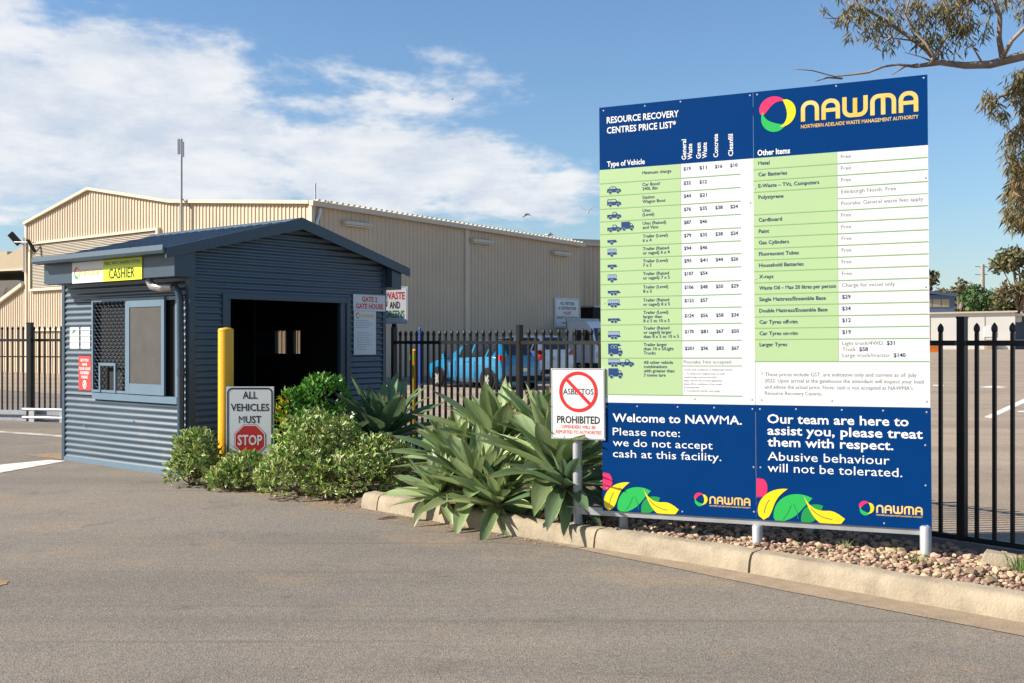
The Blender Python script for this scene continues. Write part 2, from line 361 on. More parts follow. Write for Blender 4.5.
# ------------------------------------------------------------------ helpers
class MB:
    def __init__(s):
        s.v = []; s.f = []; s.mi = []
    def add(s, vs, fs, mi=0):
        o = len(s.v)
        s.v.extend(tuple(p) for p in vs)
        for f in fs:
            s.f.append(tuple(i + o for i in f)); s.mi.append(mi)
        return s
    def quad(s, a, b, c, d, mi=0):
        return s.add((a, b, c, d), ((0, 1, 2, 3),), mi)
    def box(s, x0, x1, y0, y1, z0, z1, mi=0, mx=None):
        vs = [Vector((x, y, z)) for z in (z0, z1) for (x, y) in ((x0, y0), (x1, y0), (x1, y1), (x0, y1))]
        if mx is not None: vs = [mx @ v for v in vs]
        return s.add(vs, ((3, 2, 1, 0), (4, 5, 6, 7), (0, 1, 5, 4), (1, 2, 6, 5), (2, 3, 7, 6), (3, 0, 4, 7)), mi)
    def cyl(s, p0, p1, r0, r1=None, n=10, mi=0, cap=True):
        return s.tube([p0, p1], [r0, r0 if r1 is None else r1], n, mi, cap)
    def tube(s, pts, rad, n=8, mi=0, cap=True):
        pts = [Vector(p) for p in pts]
        if isinstance(rad, (int, float)): rad = [rad] * len(pts)
        rings = []
        up = None
        for i, p in enumerate(pts):
            d = (pts[min(i + 1, len(pts) - 1)] - pts[max(i - 1, 0)]).normalized()
            if up is None:
                up = Vector((0, 0, 1)) if abs(d.z) < 0.9 else Vector((1, 0, 0))
            a = d.cross(up).normalized(); b = a.cross(d).normalized(); up = b
            rings.append([p + (a * math.cos(k * 2 * math.pi / n) + b * math.sin(k * 2 * math.pi / n)) * rad[i] for k in range(n)])
        vs = [q for r in rings for q in r]
        fs = []
        for i in range(len(pts) - 1):
            for k in range(n):
                a = i * n + k; b = i * n + (k + 1) % n
                fs.append((a, b, b + n, a + n))
        if cap:
            fs.append(tuple(range(n - 1, -1, -1))); fs.append(tuple(range((len(pts) - 1) * n, len(pts) * n)))
        return s.add(vs, fs, mi)
    def lathe(s, prof, c=(0, 0, 0), n=16, mi=0):
        vs = []; fs = []
        for (r, z) in prof:
            for k in range(n):
                a = k * 2 * math.pi / n
                vs.append((c[0] + r * math.cos(a), c[1] + r * math.sin(a), c[2] + z))
        for i in range(len(prof) - 1):
            for k in range(n):
                a = i * n + k; b = i * n + (k + 1) % n
                fs.append((a, b, b + n, a + n))
        return s.add(vs, fs, mi)
    def prism(s, pts, axis, lo, hi, mi=0):
        """polygon pts (2-D) extruded along axis 'x','y' or 'z' between lo and hi"""
        def m3(p, t):
            return {'x': (t, p[0], p[1]), 'y': (p[0], t, p[1]), 'z': (p[0], p[1], t)}[axis]
        n = len(pts)
        vs = [m3(p, lo) for p in pts] + [m3(p, hi) for p in pts]
        fs = [tuple(range(n)), tuple(range(2 * n - 1, n - 1, -1))]
        fs += [(i + n, (i + 1) % n + n, (i + 1) % n, i) for i in range(n)]
        return s.add(vs, fs, mi)
    def flat(s, pts, y, mi=0):
        """flat print: polygon in local x,z at depth y (front is -y)"""
        return s.add([(p[0], y, p[1]) for p in pts], (tuple(range(len(pts))),), mi)
    def rect(s, x0, x1, z0, z1, y, mi=0):
        return s.flat(((x0, z0), (x1, z0), (x1, z1), (x0, z1)), y, mi)
    def stroke(s, pts, wd, y, mi=0, closed=False):
        n = len(pts); L_ = []; R_ = []
        for i in range(n):
            if closed:
                a = pts[(i - 1) % n]; b = pts[(i + 1) % n]
            else:
                a = pts[max(i - 1, 0)]; b = pts[min(i + 1, n - 1)]
            tx, tz = b[0] - a[0], b[1] - a[1]; l = math.hypot(tx, tz) or 1
            nx, nz = -tz / l, tx / l
            w = wd[i] if isinstance(wd, (list, tuple)) else wd
            L_.append((pts[i][0] + nx * w / 2, y, pts[i][1] + nz * w / 2)); R_.append((pts[i][0] - nx * w / 2, y, pts[i][1] - nz * w / 2))
        vs = L_ + R_
        fs = [(i + n, (i + 1) % n + n, (i + 1) % n, i) for i in range(n if closed else n - 1)]
        return s.add(vs, fs, mi)
    def mesh(s, name, mats, smooth=False):
        me = bpy.data.meshes.new(name)
        me.from_pydata(s.v, [], s.f)
        if not isinstance(mats, (list, tuple)): mats = [mats]
        for m in mats: me.materials.append(m)
        if len(mats) > 1: me.polygons.foreach_set('material_index', s.mi)
        if smooth: me.polygons.foreach_set('use_smooth', [True] * len(me.polygons))
        if smooth:
            bm = bmesh.new(); bm.from_mesh(me); bmesh.ops.remove_doubles(bm, verts=bm.verts, dist=2e-5); bm.to_mesh(me); bm.free()
        me.update()
        return me
    def build(s, name, mats, parent=None, smooth=False, angle=None):
        me = s.mesh(name, mats, smooth or angle is not None)
        if angle is not None:
            bm = bmesh.new(); bm.from_mesh(me)
            for e in bm.edges:
                if len(e.link_faces) == 2 and e.calc_face_angle(0) > R(angle): e.smooth = False
            bm.to_mesh(me); bm.free()
        return link(name, me, parent)

def link(name, me, parent=None, loc=None, rot=None, scale=None):
    o = bpy.data.objects.new(name, me); col.objects.link(o)
    if parent is not None: o.parent = parent
    if loc is not None: o.location = loc
    if rot is not None: o.rotation_euler = rot
    if scale is not None: o.scale = scale
    return o
def tag(o, label, cat, group=None):
    o['label'] = label; o['category'] = cat
    if group: o['group'] = group
    return o
def thing(name, label, cat, loc=(0, 0, 0), rz=0.0, group=None):
    o = bpy.data.objects.new(name, None); col.objects.link(o)
    o.empty_display_size = 0.2
    o.location = loc; o.rotation_euler = (0, 0, rz)
    return tag(o, label, cat, group)
def struct(o):
    o['kind'] = 'structure'; return o
def stuff(o):
    o['kind'] = 'stuff'; return o
def G(y):                                               # the yard rises gently away from the road
    return 0.0065 * max(0.0, y - 10)
F_ = 1050.0
def at(px, py, Y):                                      # a point seen at px,py standing Y metres down the view
    return Vector(((px - 512) / F_ * Y, Y, CAM_H - (py - 341) / F_ * Y))
def ground_at(px, Y, dz=0.0):
    return Vector(((px - 512) / F_ * Y, Y, G(Y) + dz))

class LB(MB):
    '''collects printed lines; each line becomes a part of its own'''
    def __init__(s):
        MB.__init__(s); s.items = []
    def build(s, name, mats, parent=None, **k):
        if not isinstance(mats, (list, tuple)): mats = [mats]
        if s.v: MB.build(s, 'print', mats, parent)
        for m1, mi in s.items: m1.build(name, mats[mi], parent)
# ---- text as thin flat mesh print
_tc = {}
def text_geo(s, bold):
    k = (s, bold)
    if k not in _tc:
        cu = bpy.data.curves.new('text', 'FONT'); cu.body = s; cu.size = 1.0; cu.resolution_u = 2
        cu.fill_mode = 'FRONT' if hasattr(cu, 'fill_mode') else cu.fill_mode
        cu.offset = bold
        ob = bpy.data.objects.new('text', cu)
        me = bpy.data.meshes.new_from_object(ob)
        vs = [(v.co.x, v.co.y) for v in me.vertices]; fs = [tuple(p.vertices) for p in me.polygons]
        bpy.data.objects.remove(ob); bpy.data.curves.remove(cu); bpy.data.meshes.remove(me)
        _tc[k] = (vs, fs)
    return _tc[k]
CAP = None
def text(mb, s, x, z, h, y, mi=0, bold=0.0, align='l', width=None, rot=0.0, squeeze=1.0):
    """baseline-left at (x,z); h = capital height; width = wanted total width"""
    global CAP
    if CAP is None:
        vs, _ = text_geo('H', 0.0); CAP = max(v[1] for v in vs) - min(v[1] for v in vs)
    vs, fs = text_geo(s, bold)
    if not vs: return
    if bold > 0.004 and 'M' in s:
        vs, fs = [], []
        for i, ch in enumerate(s):
            if ch == ' ': continue
            adv = max(v[0] for v in text_geo(s[:i] + '|', 0.0)[0]) - max(v[0] for v in text_geo('|', 0.0)[0])
            gv, gf = text_geo(ch, 0.0 if ch == 'M' else bold)
            o = len(vs); vs += [(v[0] + adv, v[1]) for v in gv]; fs += [tuple(k + o for k in f) for f in gf]
    sy = h / CAP
    x0 = min(v[0] for v in vs); x1 = max(v[0] for v in vs)
    sx = sy * squeeze if width is None else width / max(1e-6, (x1 - x0))
    wd = (x1 - x0) * sx
    off = {'l': 0, 'c': -wd / 2, 'r': -wd}[align]
    c, sn = math.cos(rot), math.sin(rot)
    out = []
    for (a, b) in vs:
        p = (a - x0) * sx + off; q = b * sy
        out.append((x + p * c - q * sn, y, z + p * sn + q * c))
    if isinstance(mb, LB) and h >= 0.044 and ' ' in s and rot == 0.0:
        x_l = min(p[0] for p in out); k0 = 0
        for wd_ in s.split(' '):
            n_ = s.index(wd_, k0); k0 = n_ + len(wd_)
            a_ = (max(v[0] for v in text_geo(s[:n_] + '|', 0.0)[0]) - max(v[0] for v in text_geo('|', 0.0)[0])) if n_ else 0.0
            b_ = max(v[0] for v in text_geo(s[:k0] + '|', 0.0)[0]) - max(v[0] for v in text_geo('|', 0.0)[0])
            sel = [i for i, f in enumerate(fs) if a_ - 0.04 <= sum(vs[q][0] for q in f) / len(f) < b_ + 0.04]
            used = sorted({q for i in sel for q in fs[i]}); ix = {q: i for i, q in enumerate(used)}
            m1 = MB(); m1.add([out[q] for q in used], [tuple(ix[q] for q in fs[i]) for i in sel], 0); mb.items.append((m1, mi))
    elif isinstance(mb, LB):
        m1 = MB(); m1.add(out, fs, 0); mb.items.append((m1, mi))
    else:
        mb.add(out, fs, mi)

def disc(cx_, cz_, r, n=20, r2=None):
    return [(cx_ + r * math.cos(2 * math.pi * k / n), cz_ + (r2 or r) * math.sin(2 * math.pi * k / n)) for k in range(n)]
def crescent(mb, cx_, cz_, r, a0, a1, wmax, y, mi, n=14, fat=0.5):
    pts = []; wd = []
    for i in range(n + 1):
        t = i / n; a = R(a0 + (a1 - a0) * t)
        prof = math.sin(math.pi * min(1, max(0, t ** fat)))
        pts.append((cx_ + r * math.cos(a), cz_ + r * math.sin(a))); wd.append(max(0.0004, wmax * prof))
    mb.stroke(pts, wd, y, mi)
def arch(x0, x1, zb, zt, r, n=5):
    p = [(x0, zb)]
    for k in range(n + 1):
        a = math.pi - k * (math.pi / 2) / n
        p.append((x0 + r + r * math.cos(a), zt - r + r * math.sin(a)))
    for k in range(n + 1):
        a = math.pi / 2 - k * (math.pi / 2) / n
        p.append((x1 - r + r * math.cos(a), zt - r + r * math.sin(a)))
    p.append((x1, zb)); return p
def logo(mb, x, z, h, y, mats, sub=True, wd=None):
    """round leaf swirl and outlined word; h = letter height; mats: pink, yellow, green, gold, ink index"""
    pk, ye, gr, go, ink = mats
    R0 = h * 0.95; cx_, cz_ = x + R0, z + h * 0.52
    crescent(mb, cx_, cz_, R0 * 0.74, 186, 52, R0 * 0.50, y, pk, fat=0.66)
    crescent(mb, cx_, cz_, R0 * 0.74, 66, -78, R0 * 0.46, y - 0.0006, ye, fat=0.75)
    crescent(mb, cx_, cz_, R0 * 0.74, 166, 312, R0 * 0.48, y - 0.0003, gr, fat=1.2)
    t = h * 0.20; lx = x + 2.22 * R0
    unit = ((wd - (lx - x)) / 6.15) if wd else h * 0.76
    def up(pts): return [(p[0], p[1]) for p in pts]
    def A(x0, x1, bar):
        mb.stroke(arch(x0 + t / 2, x1 - t / 2, z, z + h - t / 2, h * 0.3), t, y, go)
        if bar: mb.rect(x0 + t, x1 - t, z + h * 0.36, z + h * 0.36 + t * 0.9, y, go)
    gp = unit * 0.13
    cur = lx
    A(cur, cur + unit, False); cur += unit + gp
    A(cur, cur + unit, True); cur += unit + gp
    w2 = unit * 1.35
    pts = arch(cur + t / 2, cur + w2 - t / 2, -(z + h), -(z + t / 2), h * 0.28)
    mb.stroke([(p[0], -p[1]) for p in pts], -t, y, go)
    mb.rect(cur + w2 / 2 - t / 2, cur + w2 / 2 + t / 2, z + t, z + h * 0.92, y, go)
    cur += w2 + gp
    mb.stroke(arch(cur + t / 2, cur + w2 - t / 2, z, z + h - t / 2, h * 0.28), t, y, go)
    mb.rect(cur + w2 / 2 - t / 2, cur + w2 / 2 + t / 2, z, z + h - t, y, go)
    cur += w2 + gp
    A(cur, cur + unit, True); cur += unit
    if sub:
        text(mb, 'NORTHERN ADELAIDE WASTE MANAGEMENT AUTHORITY', lx, z - h * 0.33, h * 0.17, y, ink, bold=0.012, width=cur - lx)
    return cur

def leaf_shape(p0, p1, bend, wmax, n=14, peak=0.45, t0=0.0):
    """2-D leaf outline along a bent axis"""
    ax = []
    dx_, dz_ = p1[0] - p0[0], p1[1] - p0[1]; l = math.hypot(dx_, dz_); nx, nz = -dz_ / l, dx_ / l
    mid = ((p0[0] + p1[0]) / 2 + nx * bend, (p0[1] + p1[1]) / 2 + nz * bend)
    L_ = []; R_ = []; axp = []
    for i in range(n + 1):
        t = i / n
        x = (1 - t) ** 2 * p0[0] + 2 * t * (1 - t) * mid[0] + t * t * p1[0]
        z = (1 - t) ** 2 * p0[1] + 2 * t * (1 - t) * mid[1] + t * t * p1[1]
        tx = 2 * (1 - t) * (mid[0] - p0[0]) + 2 * t * (p1[0] - mid[0]); tz = 2 * (1 - t) * (mid[1] - p0[1]) + 2 * t * (p1[1] - mid[1])
        q = math.hypot(tx, tz); ax_, az_ = -tz / q, tx / q
        e = math.log(0.5) / math.log(peak)
        w = wmax * (math.sin(math.pi * (t ** e)) ** 0.85 if 0 < t < 1 else 0.0) / 2
        L_.append((x + ax_ * w, z + az_ * w)); R_.append((x - ax_ * w, z - az_ * w)); axp.append((x, z))
    return R_ + L_[::-1][1:-1], axp

# ------------------------------------------------------------------ ground, yard, kerb, bed
def sheet(name, x0, x1, ys, material, dz=0.0, xsteps=1):
    mb = MB()
    xs = [x0 + (x1 - x0) * i / xsteps for i in range(xsteps + 1)]
    for i in range(len(ys) - 1):
        for k in range(xsteps):
            mb.quad((xs[k], ys[i], G(ys[i]) + dz), (xs[k + 1], ys[i], G(ys[i]) + dz), (xs[k + 1], ys[i + 1], G(ys[i + 1]) + dz), (xs[k], ys[i + 1], G(ys[i + 1]) + dz))
    return struct(mb.build(name, material))
def clampG(y): return G(y)
road = sheet('ground', -900, 900, [-120, 10, 200], M['asphalt'])
mbl = MB(); mbl.quad((-1500, 200, G(200)), (1500, 200, G(200)), (1500, 2000, G(200)), (-1500, 2000, G(200)))
struct(mbl.build('terrain', M['land']))
S2 = math.sqrt(0.5)
def kf(a, c, z=0.0):                                    # kerb frame: a along the kerb, c behind it
    return Vector(((a + c) * S2, (c - a) * S2, z))
FD = Vector((0.64, -0.77, 0)).normalized()              # direction the fence runs (towards the right)
FP = Vector((3.43, 8.0, 0))                             # its large post at the right
FN = Vector((-FD.y, FD.x, 0))                           # behind the fence
def onfence(s, back=0.0, z=0.0):
    p = FP + FD * s + FN * back
    return Vector((p.x, p.y, z))
# yard sheet behind the fence, following the slope
mb = MB()
y_edge = []
for s in (9.0, 6, 3, 0, -2.6, -5.2, -7.9):
    p = onfence(s, 0.06); y_edge.append(p)
strips = []
for p in y_edge:
    row = []
    for t in (0, 2, 5, 10, 25, 60, 140, 190):
        q = p + Vector((0.60 * t, 0.80 * t, 0)); row.append((q.x, q.y, max(G(q.y), 0.0) + 0.006))
    strips.append(row)
for i in range(len(strips) - 1):
    for k in range(7):
        mb.quad(strips[i][k], strips[i][k + 1], strips[i + 1][k + 1], strips[i + 1][k])
# the part of the yard behind the gatehouse
a0 = strips[-1]
b0 = [(x - 40, y + 32, G(y + 32) + 0.006) for (x, y, z) in a0[2:]]
for k in range(2, 7):
    mb.quad(a0[k], a0[k + 1], b0[k - 1], b0[k - 2])
struct(mb.build('yard_pavement', M['yard']))
# painted lines
def groundstrip(name, pts, material, dz, parts=6):
    """closed polygon of ground points (x,y)"""
    mb = MB(); mb.add([(p[0], p[1], G(p[1]) + dz) for p in pts], (tuple(range(len(pts))),)); 
    return struct(mb.build(name, material))
def gp(px, py):                                         # ground point under a pixel
    Y = 10.0
    for _ in range(30): Y = (CAM_H - G(Y)) * F_ / (py - 341)
    return ((px - 512) / F_ * Y, Y)
groundstrip('stop_line_marking', [gp(-160, 492), gp(-160, 486), gp(0, 464.5), gp(50, 459.6), gp(66, 460.8), gp(0, 472.6)], M['line'], 0.005)
groundstrip('edge_line_marking', [gp(-60, 428), gp(-60, 426.5), gp(64, 435), gp(64, 437)], M['line_worn'], 0.005)
groundstrip('dust_patch', [gp(22, 454.5), gp(44, 453.4), gp(64, 452.5), gp(64, 459.4), gp(50, 458.0), gp(34, 456)], M['sand'], 0.004)
groundstrip('rust_stain', [gp(-12, 580), gp(-3, 579), gp(2, 580.2), gp(7, 579.8), gp(9.5, 581.5), gp(6.5, 582.8), gp(7.5, 584), gp(3, 584.6), gp(-1, 586.2), gp(-12, 585.5)], M['sand'], 0.004)
for pts in ([(984, 417), (1060, 382), (1062, 385), (991, 418.5)], [(978, 387), (992, 385.5), (1008, 387), (995, 388)], [(933, 384.5), (944, 384.8), (944, 386), (933, 385.8)],
            [(1018, 411), (1050, 410), (1050, 412.5), (1018, 412)]):
    groundstrip('parking_line_marking', [gp(*p) for p in pts], M['line'], 0.011)
# concrete edging strip below the fence
mb = MB()
for s0, s1 in ((-8.3, -2.7), (-2.68, 2.3), (2.32, 8.0)):
    mb.prism([(-0.16, 0.0), (0.10, 0.0), (0.10, 0.085), (-0.16, 0.085)], 'x', s0, s1)
e = mb.build('edging_strip', M['edging']); e.location = FP; e.rotation_euler = (0, 0, math.atan2(FD.y, FD.x)); struct(e)
# kerb stones with open joints
kerb = bpy.data.objects.new('kerb', None); col.objects.link(kerb); struct(kerb)
def kline(a):                                           # front face of the kerb, slightly bowed
    return 6.11 if a < -6.2 else (6.11 + 0.14 * min(1, (a + 6.2) / 2.0))
joints = [-8.15, -7.9, -5.27, -3.94, -1.28, 1.4, 4.1, 7.0]
for i in range(len(joints) - 1):
    a0_, a1_ = joints[i] + 0.009, joints[i + 1] - 0.009
    mb = MB(); n = 30; rows = []
    for k in range(n + 1):
        a = a0_ + (a1_ - a0_) * k / n; c = kline(a)
        j = lambda s: (mnoise.noise(Vector((a * 2.3, s, i))) * 0.007 + mnoise.noise(Vector((a * 11, s * 3, i))) * 0.005)
        rows.append([kf(a, c - 0.018 + j(1), -0.02), kf(a, c - 0.005 + j(2), 0.085), kf(a, c + 0.012, 0.128 + j(3)), kf(a, c + 0.035, 0.146 + j(4)),
                     kf(a, c + 0.07, 0.15 + j(5)), kf(a, c + 0.15, 0.152 + j(6)), kf(a, c + 0.155, -0.02)])
    for k in range(n):
        for q in range(6):
            mb.quad(rows[k][q], rows[k + 1][q], rows[k + 1][q + 1], rows[k][q + 1])
    mb.add(rows[0], (tuple(range(6, -1, -1)),)); mb.add(rows[-1], (tuple(range(7)),))
    mb.build('kerb_stone', M['kerb'], kerb, angle=40)
mb = MB(); n = 26; pr = None
for k in range(n + 1):
    a = -6.0 + 13 * k / n; wdt = 0.02 + 0.24 * min(1, max(0, (a + 6.0) / 2.2))
    wdt += mnoise.noise(Vector((a * 1.7, 0, 0))) * 0.015
    cur = (kf(a, kline(a) - wdt, 0.0045), kf(a, kline(a) - wdt * 0.5, 0.008), kf(a, kline(a) + 0.05, 0.016))
    if pr:
        mb.quad(pr[0], cur[0], cur[1], pr[1]); mb.quad(pr[1], cur[1], cur[2], pr[2])
    pr = cur
struct(mb.build('gutter_apron', M['apron'], smooth=True))
mb = MB(); pr = None; n = 60
for k in range(n + 1):
    a = -11.6 + 6.6 * k / n; c0 = kline(a) + 0.04
    wdt = (0.34 + 0.22 * mnoise.noise(Vector((a * 1.1, 2, 0))) + 0.12 * mnoise.noise(Vector((a * 4.2, 5, 0)))) * min(1, (k + 1) / 8, (n - k) / 10 + 0.02)
    cur = (kf(a, c0 - max(0.02, wdt), 0.0012), kf(a, c0, 0.007))
    cur = tuple(Vector((p.x, p.y, p.z + G(p.y))) for p in cur)
    if pr: mb.quad(pr[0], cur[0], cur[1], pr[1])
    pr = cur
struct(mb.build('dirt_verge', M['dirt'], smooth=True))
# planting bed (soil)
def bedz(a, c):
    base = 0.105 if a > -8.1 else 0.105 - 0.085 * min(1, (-8.1 - a) / 0.5)
    return base + 0.02 * mnoise.noise(Vector((a * 1.3, c * 1.3, 0))) + 0.01 * mnoise.noise(Vector((a * 6, c * 6, 4)))
mb = MB(); na, nc = 90, 14
def fence_c(a):                                         # the bed ends at the edging strip
    # intersection of kerb-frame line 'a' with the fence line
    best = 8.0
    p = FP
    # solve kf(a,c) on fence: (x-FP)·FN = -0.17
    x0 = kf(a, 0); d = Vector((S2, S2, 0))
    return ((-0.165) - (x0 - FP).dot(FN)) / d.dot(FN)
grid = []
for i in range(na + 1):
    a = -11.2 + (12.2) * i / na; c0 = kline(a) + (0.15 if a > -8.1 else -0.05); c1 = min(fence_c(a), 9.0)
    grid.append([kf(a, c0 + (c1 - c0) * k / nc, bedz(a, c0 + (c1 - c0) * k / nc) - (0.1 if (k == 0 and a < -8.1) else 0)) for k in range(nc + 1)])
for i in range(na):
    for k in range(nc):
        mb.quad(grid[i][k], grid[i + 1][k], grid[i + 1][k + 1], grid[i][k + 1])
bed = struct(mb.build('garden_bed', M['soil'], smooth=True))

# stones of the bed: the nearest as single stones, the rest joined
def stone_mesh(seed, cuts=1):
    bm = bmesh.new(); bmesh.ops.create_icosphere(bm, subdivisions=1, radius=1)
    rnd = random.Random(seed)
    sx, sy, sz = 1.0, rnd.uniform(0.6, 0.95), rnd.uniform(0.42, 0.7)
    for v in bm.verts:
        k = 1 + rnd.uniform(-0.32, 0.30)
        v.co = Vector((v.co.x * sx * k, v.co.y * sy * k, v.co.z * sz * k))
    me = bpy.data.meshes.new('stone'); bm.to_mesh(me); bm.free()
    me.materials.append(M['stone'])
    return me
stones = [stone_mesh(s) for s in range(9)]
cand = []
rs = random.Random(3)
placed = {}
tries = 0
while len(cand) < 2300 and tries < 70000:
    tries += 1
    a = rs.uniform(-5.75, -1.2); c1 = fence_c(a) - 0.30
    c = kline(a) + 0.17 + (rs.random() ** 1.25) * (min(c1, 8.6) - kline(a) - 0.17)
    r = rs.choice((0.017, 0.02, 0.024, 0.028, 0.033, 0.042)) * rs.uniform(0.85, 1.1)
    key = (int(a / 0.12), int(c / 0.12)); ok = True
    for i in (-1, 0, 1):
        for k in (-1, 0, 1):
            for (a2, c2, r2) in placed.get((key[0] + i, key[1] + k), ()):
                if (a - a2) ** 2 + (c - c2) ** 2 < (0.72 * (r + r2)) ** 2: ok = False
    if not ok: continue
    placed.setdefault(key, []).append((a, c, r)); cand.append((a, c, r))
def seen(t):                                            # size over distance
    p = kf(t[0], t[1]); return t[2] / p.length
cand.sort(key=seen, reverse=True)
rest = MB()
for i, (a, c, r) in enumerate(cand):
    me = stones[i % 9]
    loc = kf(a, c, bedz(a, c) + r * 0.35 + (0.012 if rs.random() < 0.3 else 0))
    rot = (rs.uniform(-0.4, 0.4), rs.uniform(-0.4, 0.4), rs.uniform(0, 6.3))
    if i < 290:
        link('stone', me, bed, loc, rot, (r, r, r))
    else:
        mx = Matrix.LocRotScale(loc, Vector((0, 0, 0)).to_track_quat('Z', 'Y') if False else Quaternion((0, 0, 1), rot[2]) @ Quaternion((1, 0, 0), rot[0]), (r, r, r))
        rest.add([mx @ v.co for v in me.vertices], [tuple(p.vertices) for p in me.polygons])
stuff(rest.build('loose_stones', M['stone'], bed))
# a few larger stones beside the right sign post
# broken kerb block and grass tufts
blk = MB()
top = [(-0.16, -0.07), (0.15, -0.08), (0.14, 0.07), (-0.15, 0.08)]; bot = [(-0.20, -0.11), (0.18, -0.11), (0.17, 0.09), (-0.19, 0.1)]
vs = [(x, y, 0.0) for x, y in bot] + [(x, y, 0.125 + 0.01 * (i % 2)) for i, (x, y) in enumerate(top)]
blk.add(vs, ((3, 2, 1, 0), (4, 5, 6, 7), (0, 1, 5, 4), (1, 2, 6, 5), (2, 3, 7, 6), (3, 0, 4, 7)))
ob = blk.build('concrete_block', M['kerb'])
bp = at(1001, 583, 6.98)
ob.location = (bp.x, bp.y, 0.085); ob.rotation_euler = (0, R(3), R(-30)); ob.scale = (0.66, 0.75, 0.85)
bv = ob.modifiers.new('bevel', 'BEVEL'); bv.width = 0.012; bv.segments = 2
tag(ob, 'broken sandy concrete kerb block lying on the stones by the right edge', 'concrete block')
def tuft(name, p, n, h, label, spread=0.05):
    mb = MB()
    for i in range(n):
        a = random.uniform(0, 6.28); r = random.uniform(0, spread); hh = h * random.uniform(0.5, 1.1); w = 0.004
        b = Vector((r * math.cos(a), r * math.sin(a), -0.01)); lean = Vector((math.cos(a), math.sin(a), 0)) * hh * random.uniform(0.15, 0.8)
        sd = Vector((-math.sin(a), math.cos(a), 0)) * w
        m1 = b + Vector((0, 0, hh * 0.6)) + lean * 0.4; t_ = b + Vector((0, 0, hh * 0.9)) + lean
        mb.add((b - sd, b + sd, m1 + sd * 0.8, m1 - sd * 0.8, t_), ((0, 1, 2, 3), (3, 2, 4)))
    o = mb.build(name, M['grass']); o.location = p
    return tag(o, label, 'grass tuft', 'grass tufts among the bed stones')
tuft('grass_tuft', (at(1012, 580, 6.75).x + 0.06, 6.75, 0.10), 60, 0.16, 'large green grass tuft beside the broken concrete block', 0.09)
tuft('grass_tuft', kf(-3.62, 6.98, 0.10), 26, 0.11, 'small grass tuft behind the stones between two sign posts', 0.03)
tuft('grass_tuft', kf(-3.05, 6.88, 0.10), 26, 0.12, 'thin grass tuft growing against the right sign post', 0.05)
# leaf litter scattered by the shrubs and the road edge
mb = MB()
def flake(p, r):
    a = random.uniform(0, 6.28); d = Vector((math.cos(a), math.sin(a), random.uniform(-0.1, 0.25))) * r; e_ = Vector((-math.sin(a), math.cos(a), random.uniform(-0.2, 0.2))) * r * 0.4
    mb.add((p - d, p + e_, p + d, p - e_), ((0, 1, 2, 3),))
for i in range(650):
    a = random.uniform(-11.4, -8.1); c = kline(a) - abs(random.gauss(0, 0.11)) + 0.06
    flake(kf(a, c, 0.012 + G(kf(a, c).y)), random.uniform(0.006, 0.022))
for i in range(260):
    a = random.uniform(-8.0, -5.5); c = kline(a) - abs(random.gauss(0, 0.09)) - 0.02
    flake(kf(a, c, 0.012), random.uniform(0.005, 0.018))
for i in range(240):
    x = random.uniform(-6, 4); y = random.uniform(3.2, 9)
    if (x + y) * S2 < 6.0: flake(Vector((x, y, 0.008)), random.uniform(0.004, 0.011))
stuff(mb.build('leaf_litter', M['litter']))
ob_ = None

# ------------------------------------------------------------------ gatehouse
GA = math.atan2(0.782, 0.624)
GH = Vector((-3.757, 12.25, 0.0))
gh = thing('gatehouse', 'small dark blue corrugated gatehouse with gabled roof and cashier window', 'gatehouse', GH, GA)
def gpt(x, y, z=0.0):
    return GH + Vector((0.624 * x - 0.782 * y, 0.782 * x + 0.624 * y, z))
def corrug(plane, zs0, zs1, spans, pitch=0.076, depth=0.017, pos=0.0, sgn=-1, steps=8):
    """horizontal corrugations; spans(z) -> list of (lo,hi) along the wall; plane 'x' or 'y'"""
    mb = MB(); n = int((zs1 - zs0) / pitch * steps)
    prev = None
    for i in range(n + 1):
        z = zs0 + (zs1 - zs0) * i / n
        off = pos + sgn * depth * (0.5 + 0.5 * math.cos(2 * math.pi * (z - zs0) / pitch))
        sp = spans(z)
        if prev and len(prev[2]) == len(sp):
            for (l0, h0), (l1, h1) in zip(prev[2], sp):
                if plane == 'x':
                    mb.quad((prev[1], l0, prev[0]), (prev[1], h0, prev[0]), (off, h1, z), (off, l1, z))
                else:
                    mb.quad((l0, prev[1], prev[0]), (h0, prev[1], prev[0]), (h1, off, z), (l1, off, z))
        prev = (z, off, sp)
    return mb
def rz_(x):                                             # underside of the roof at x
    return (3.172 - 0.2604 * (1.55 - x) if x < 1.55 else 3.172 - 0.276 * (x - 1.55)) - 0.06
def rinv(z):                                            # x-range below the roof at height z
    k = 3.115 - z
    return (max(0.05, 1.55 - k / 0.2604), min(3.12, 1.55 + k / 0.276))
# cashier wall (x=0), window hole y .22-2.05, z .9-2.1
def sp_c(z):
    return [(0.05, 0.22), (2.05, 2.82)] if 0.9 <= z <= 2.11 else [(0.05, 2.82)]
corrug('x', 0.07, 2.56, sp_c).build('cashier_wall', M['steel_blue'], gh, smooth=True)
def sp_f(z):
    l, h = rinv(z)
    return [(l, 0.5), (2.43, h)] if z <= 2.12 else [(l, h)]
corrug('y', 0.05, 3.10, sp_f).build('front_wall', M['steel_blue'], gh, smooth=True)
mb = MB()                                               # back and right walls with two window openings
mb.prism([(0.02, 0.0), (3.13, 0.0), (3.13, 2.685), (1.55, 3.118), (0.02, 2.722)], 'y', 2.82, 2.86)
for (b0_, b1_, z0, z1) in ((0.02, 2.80, 0, 1.42), (0.02, 2.80, 1.76, 2.6), (0.02, 1.72, 1.42, 1.76), (1.90, 2.06, 1.42, 1.76), (2.33, 2.80, 1.42, 1.76)):
    mb.box(3.10, 3.16, b0_, b1_, z0, z1)
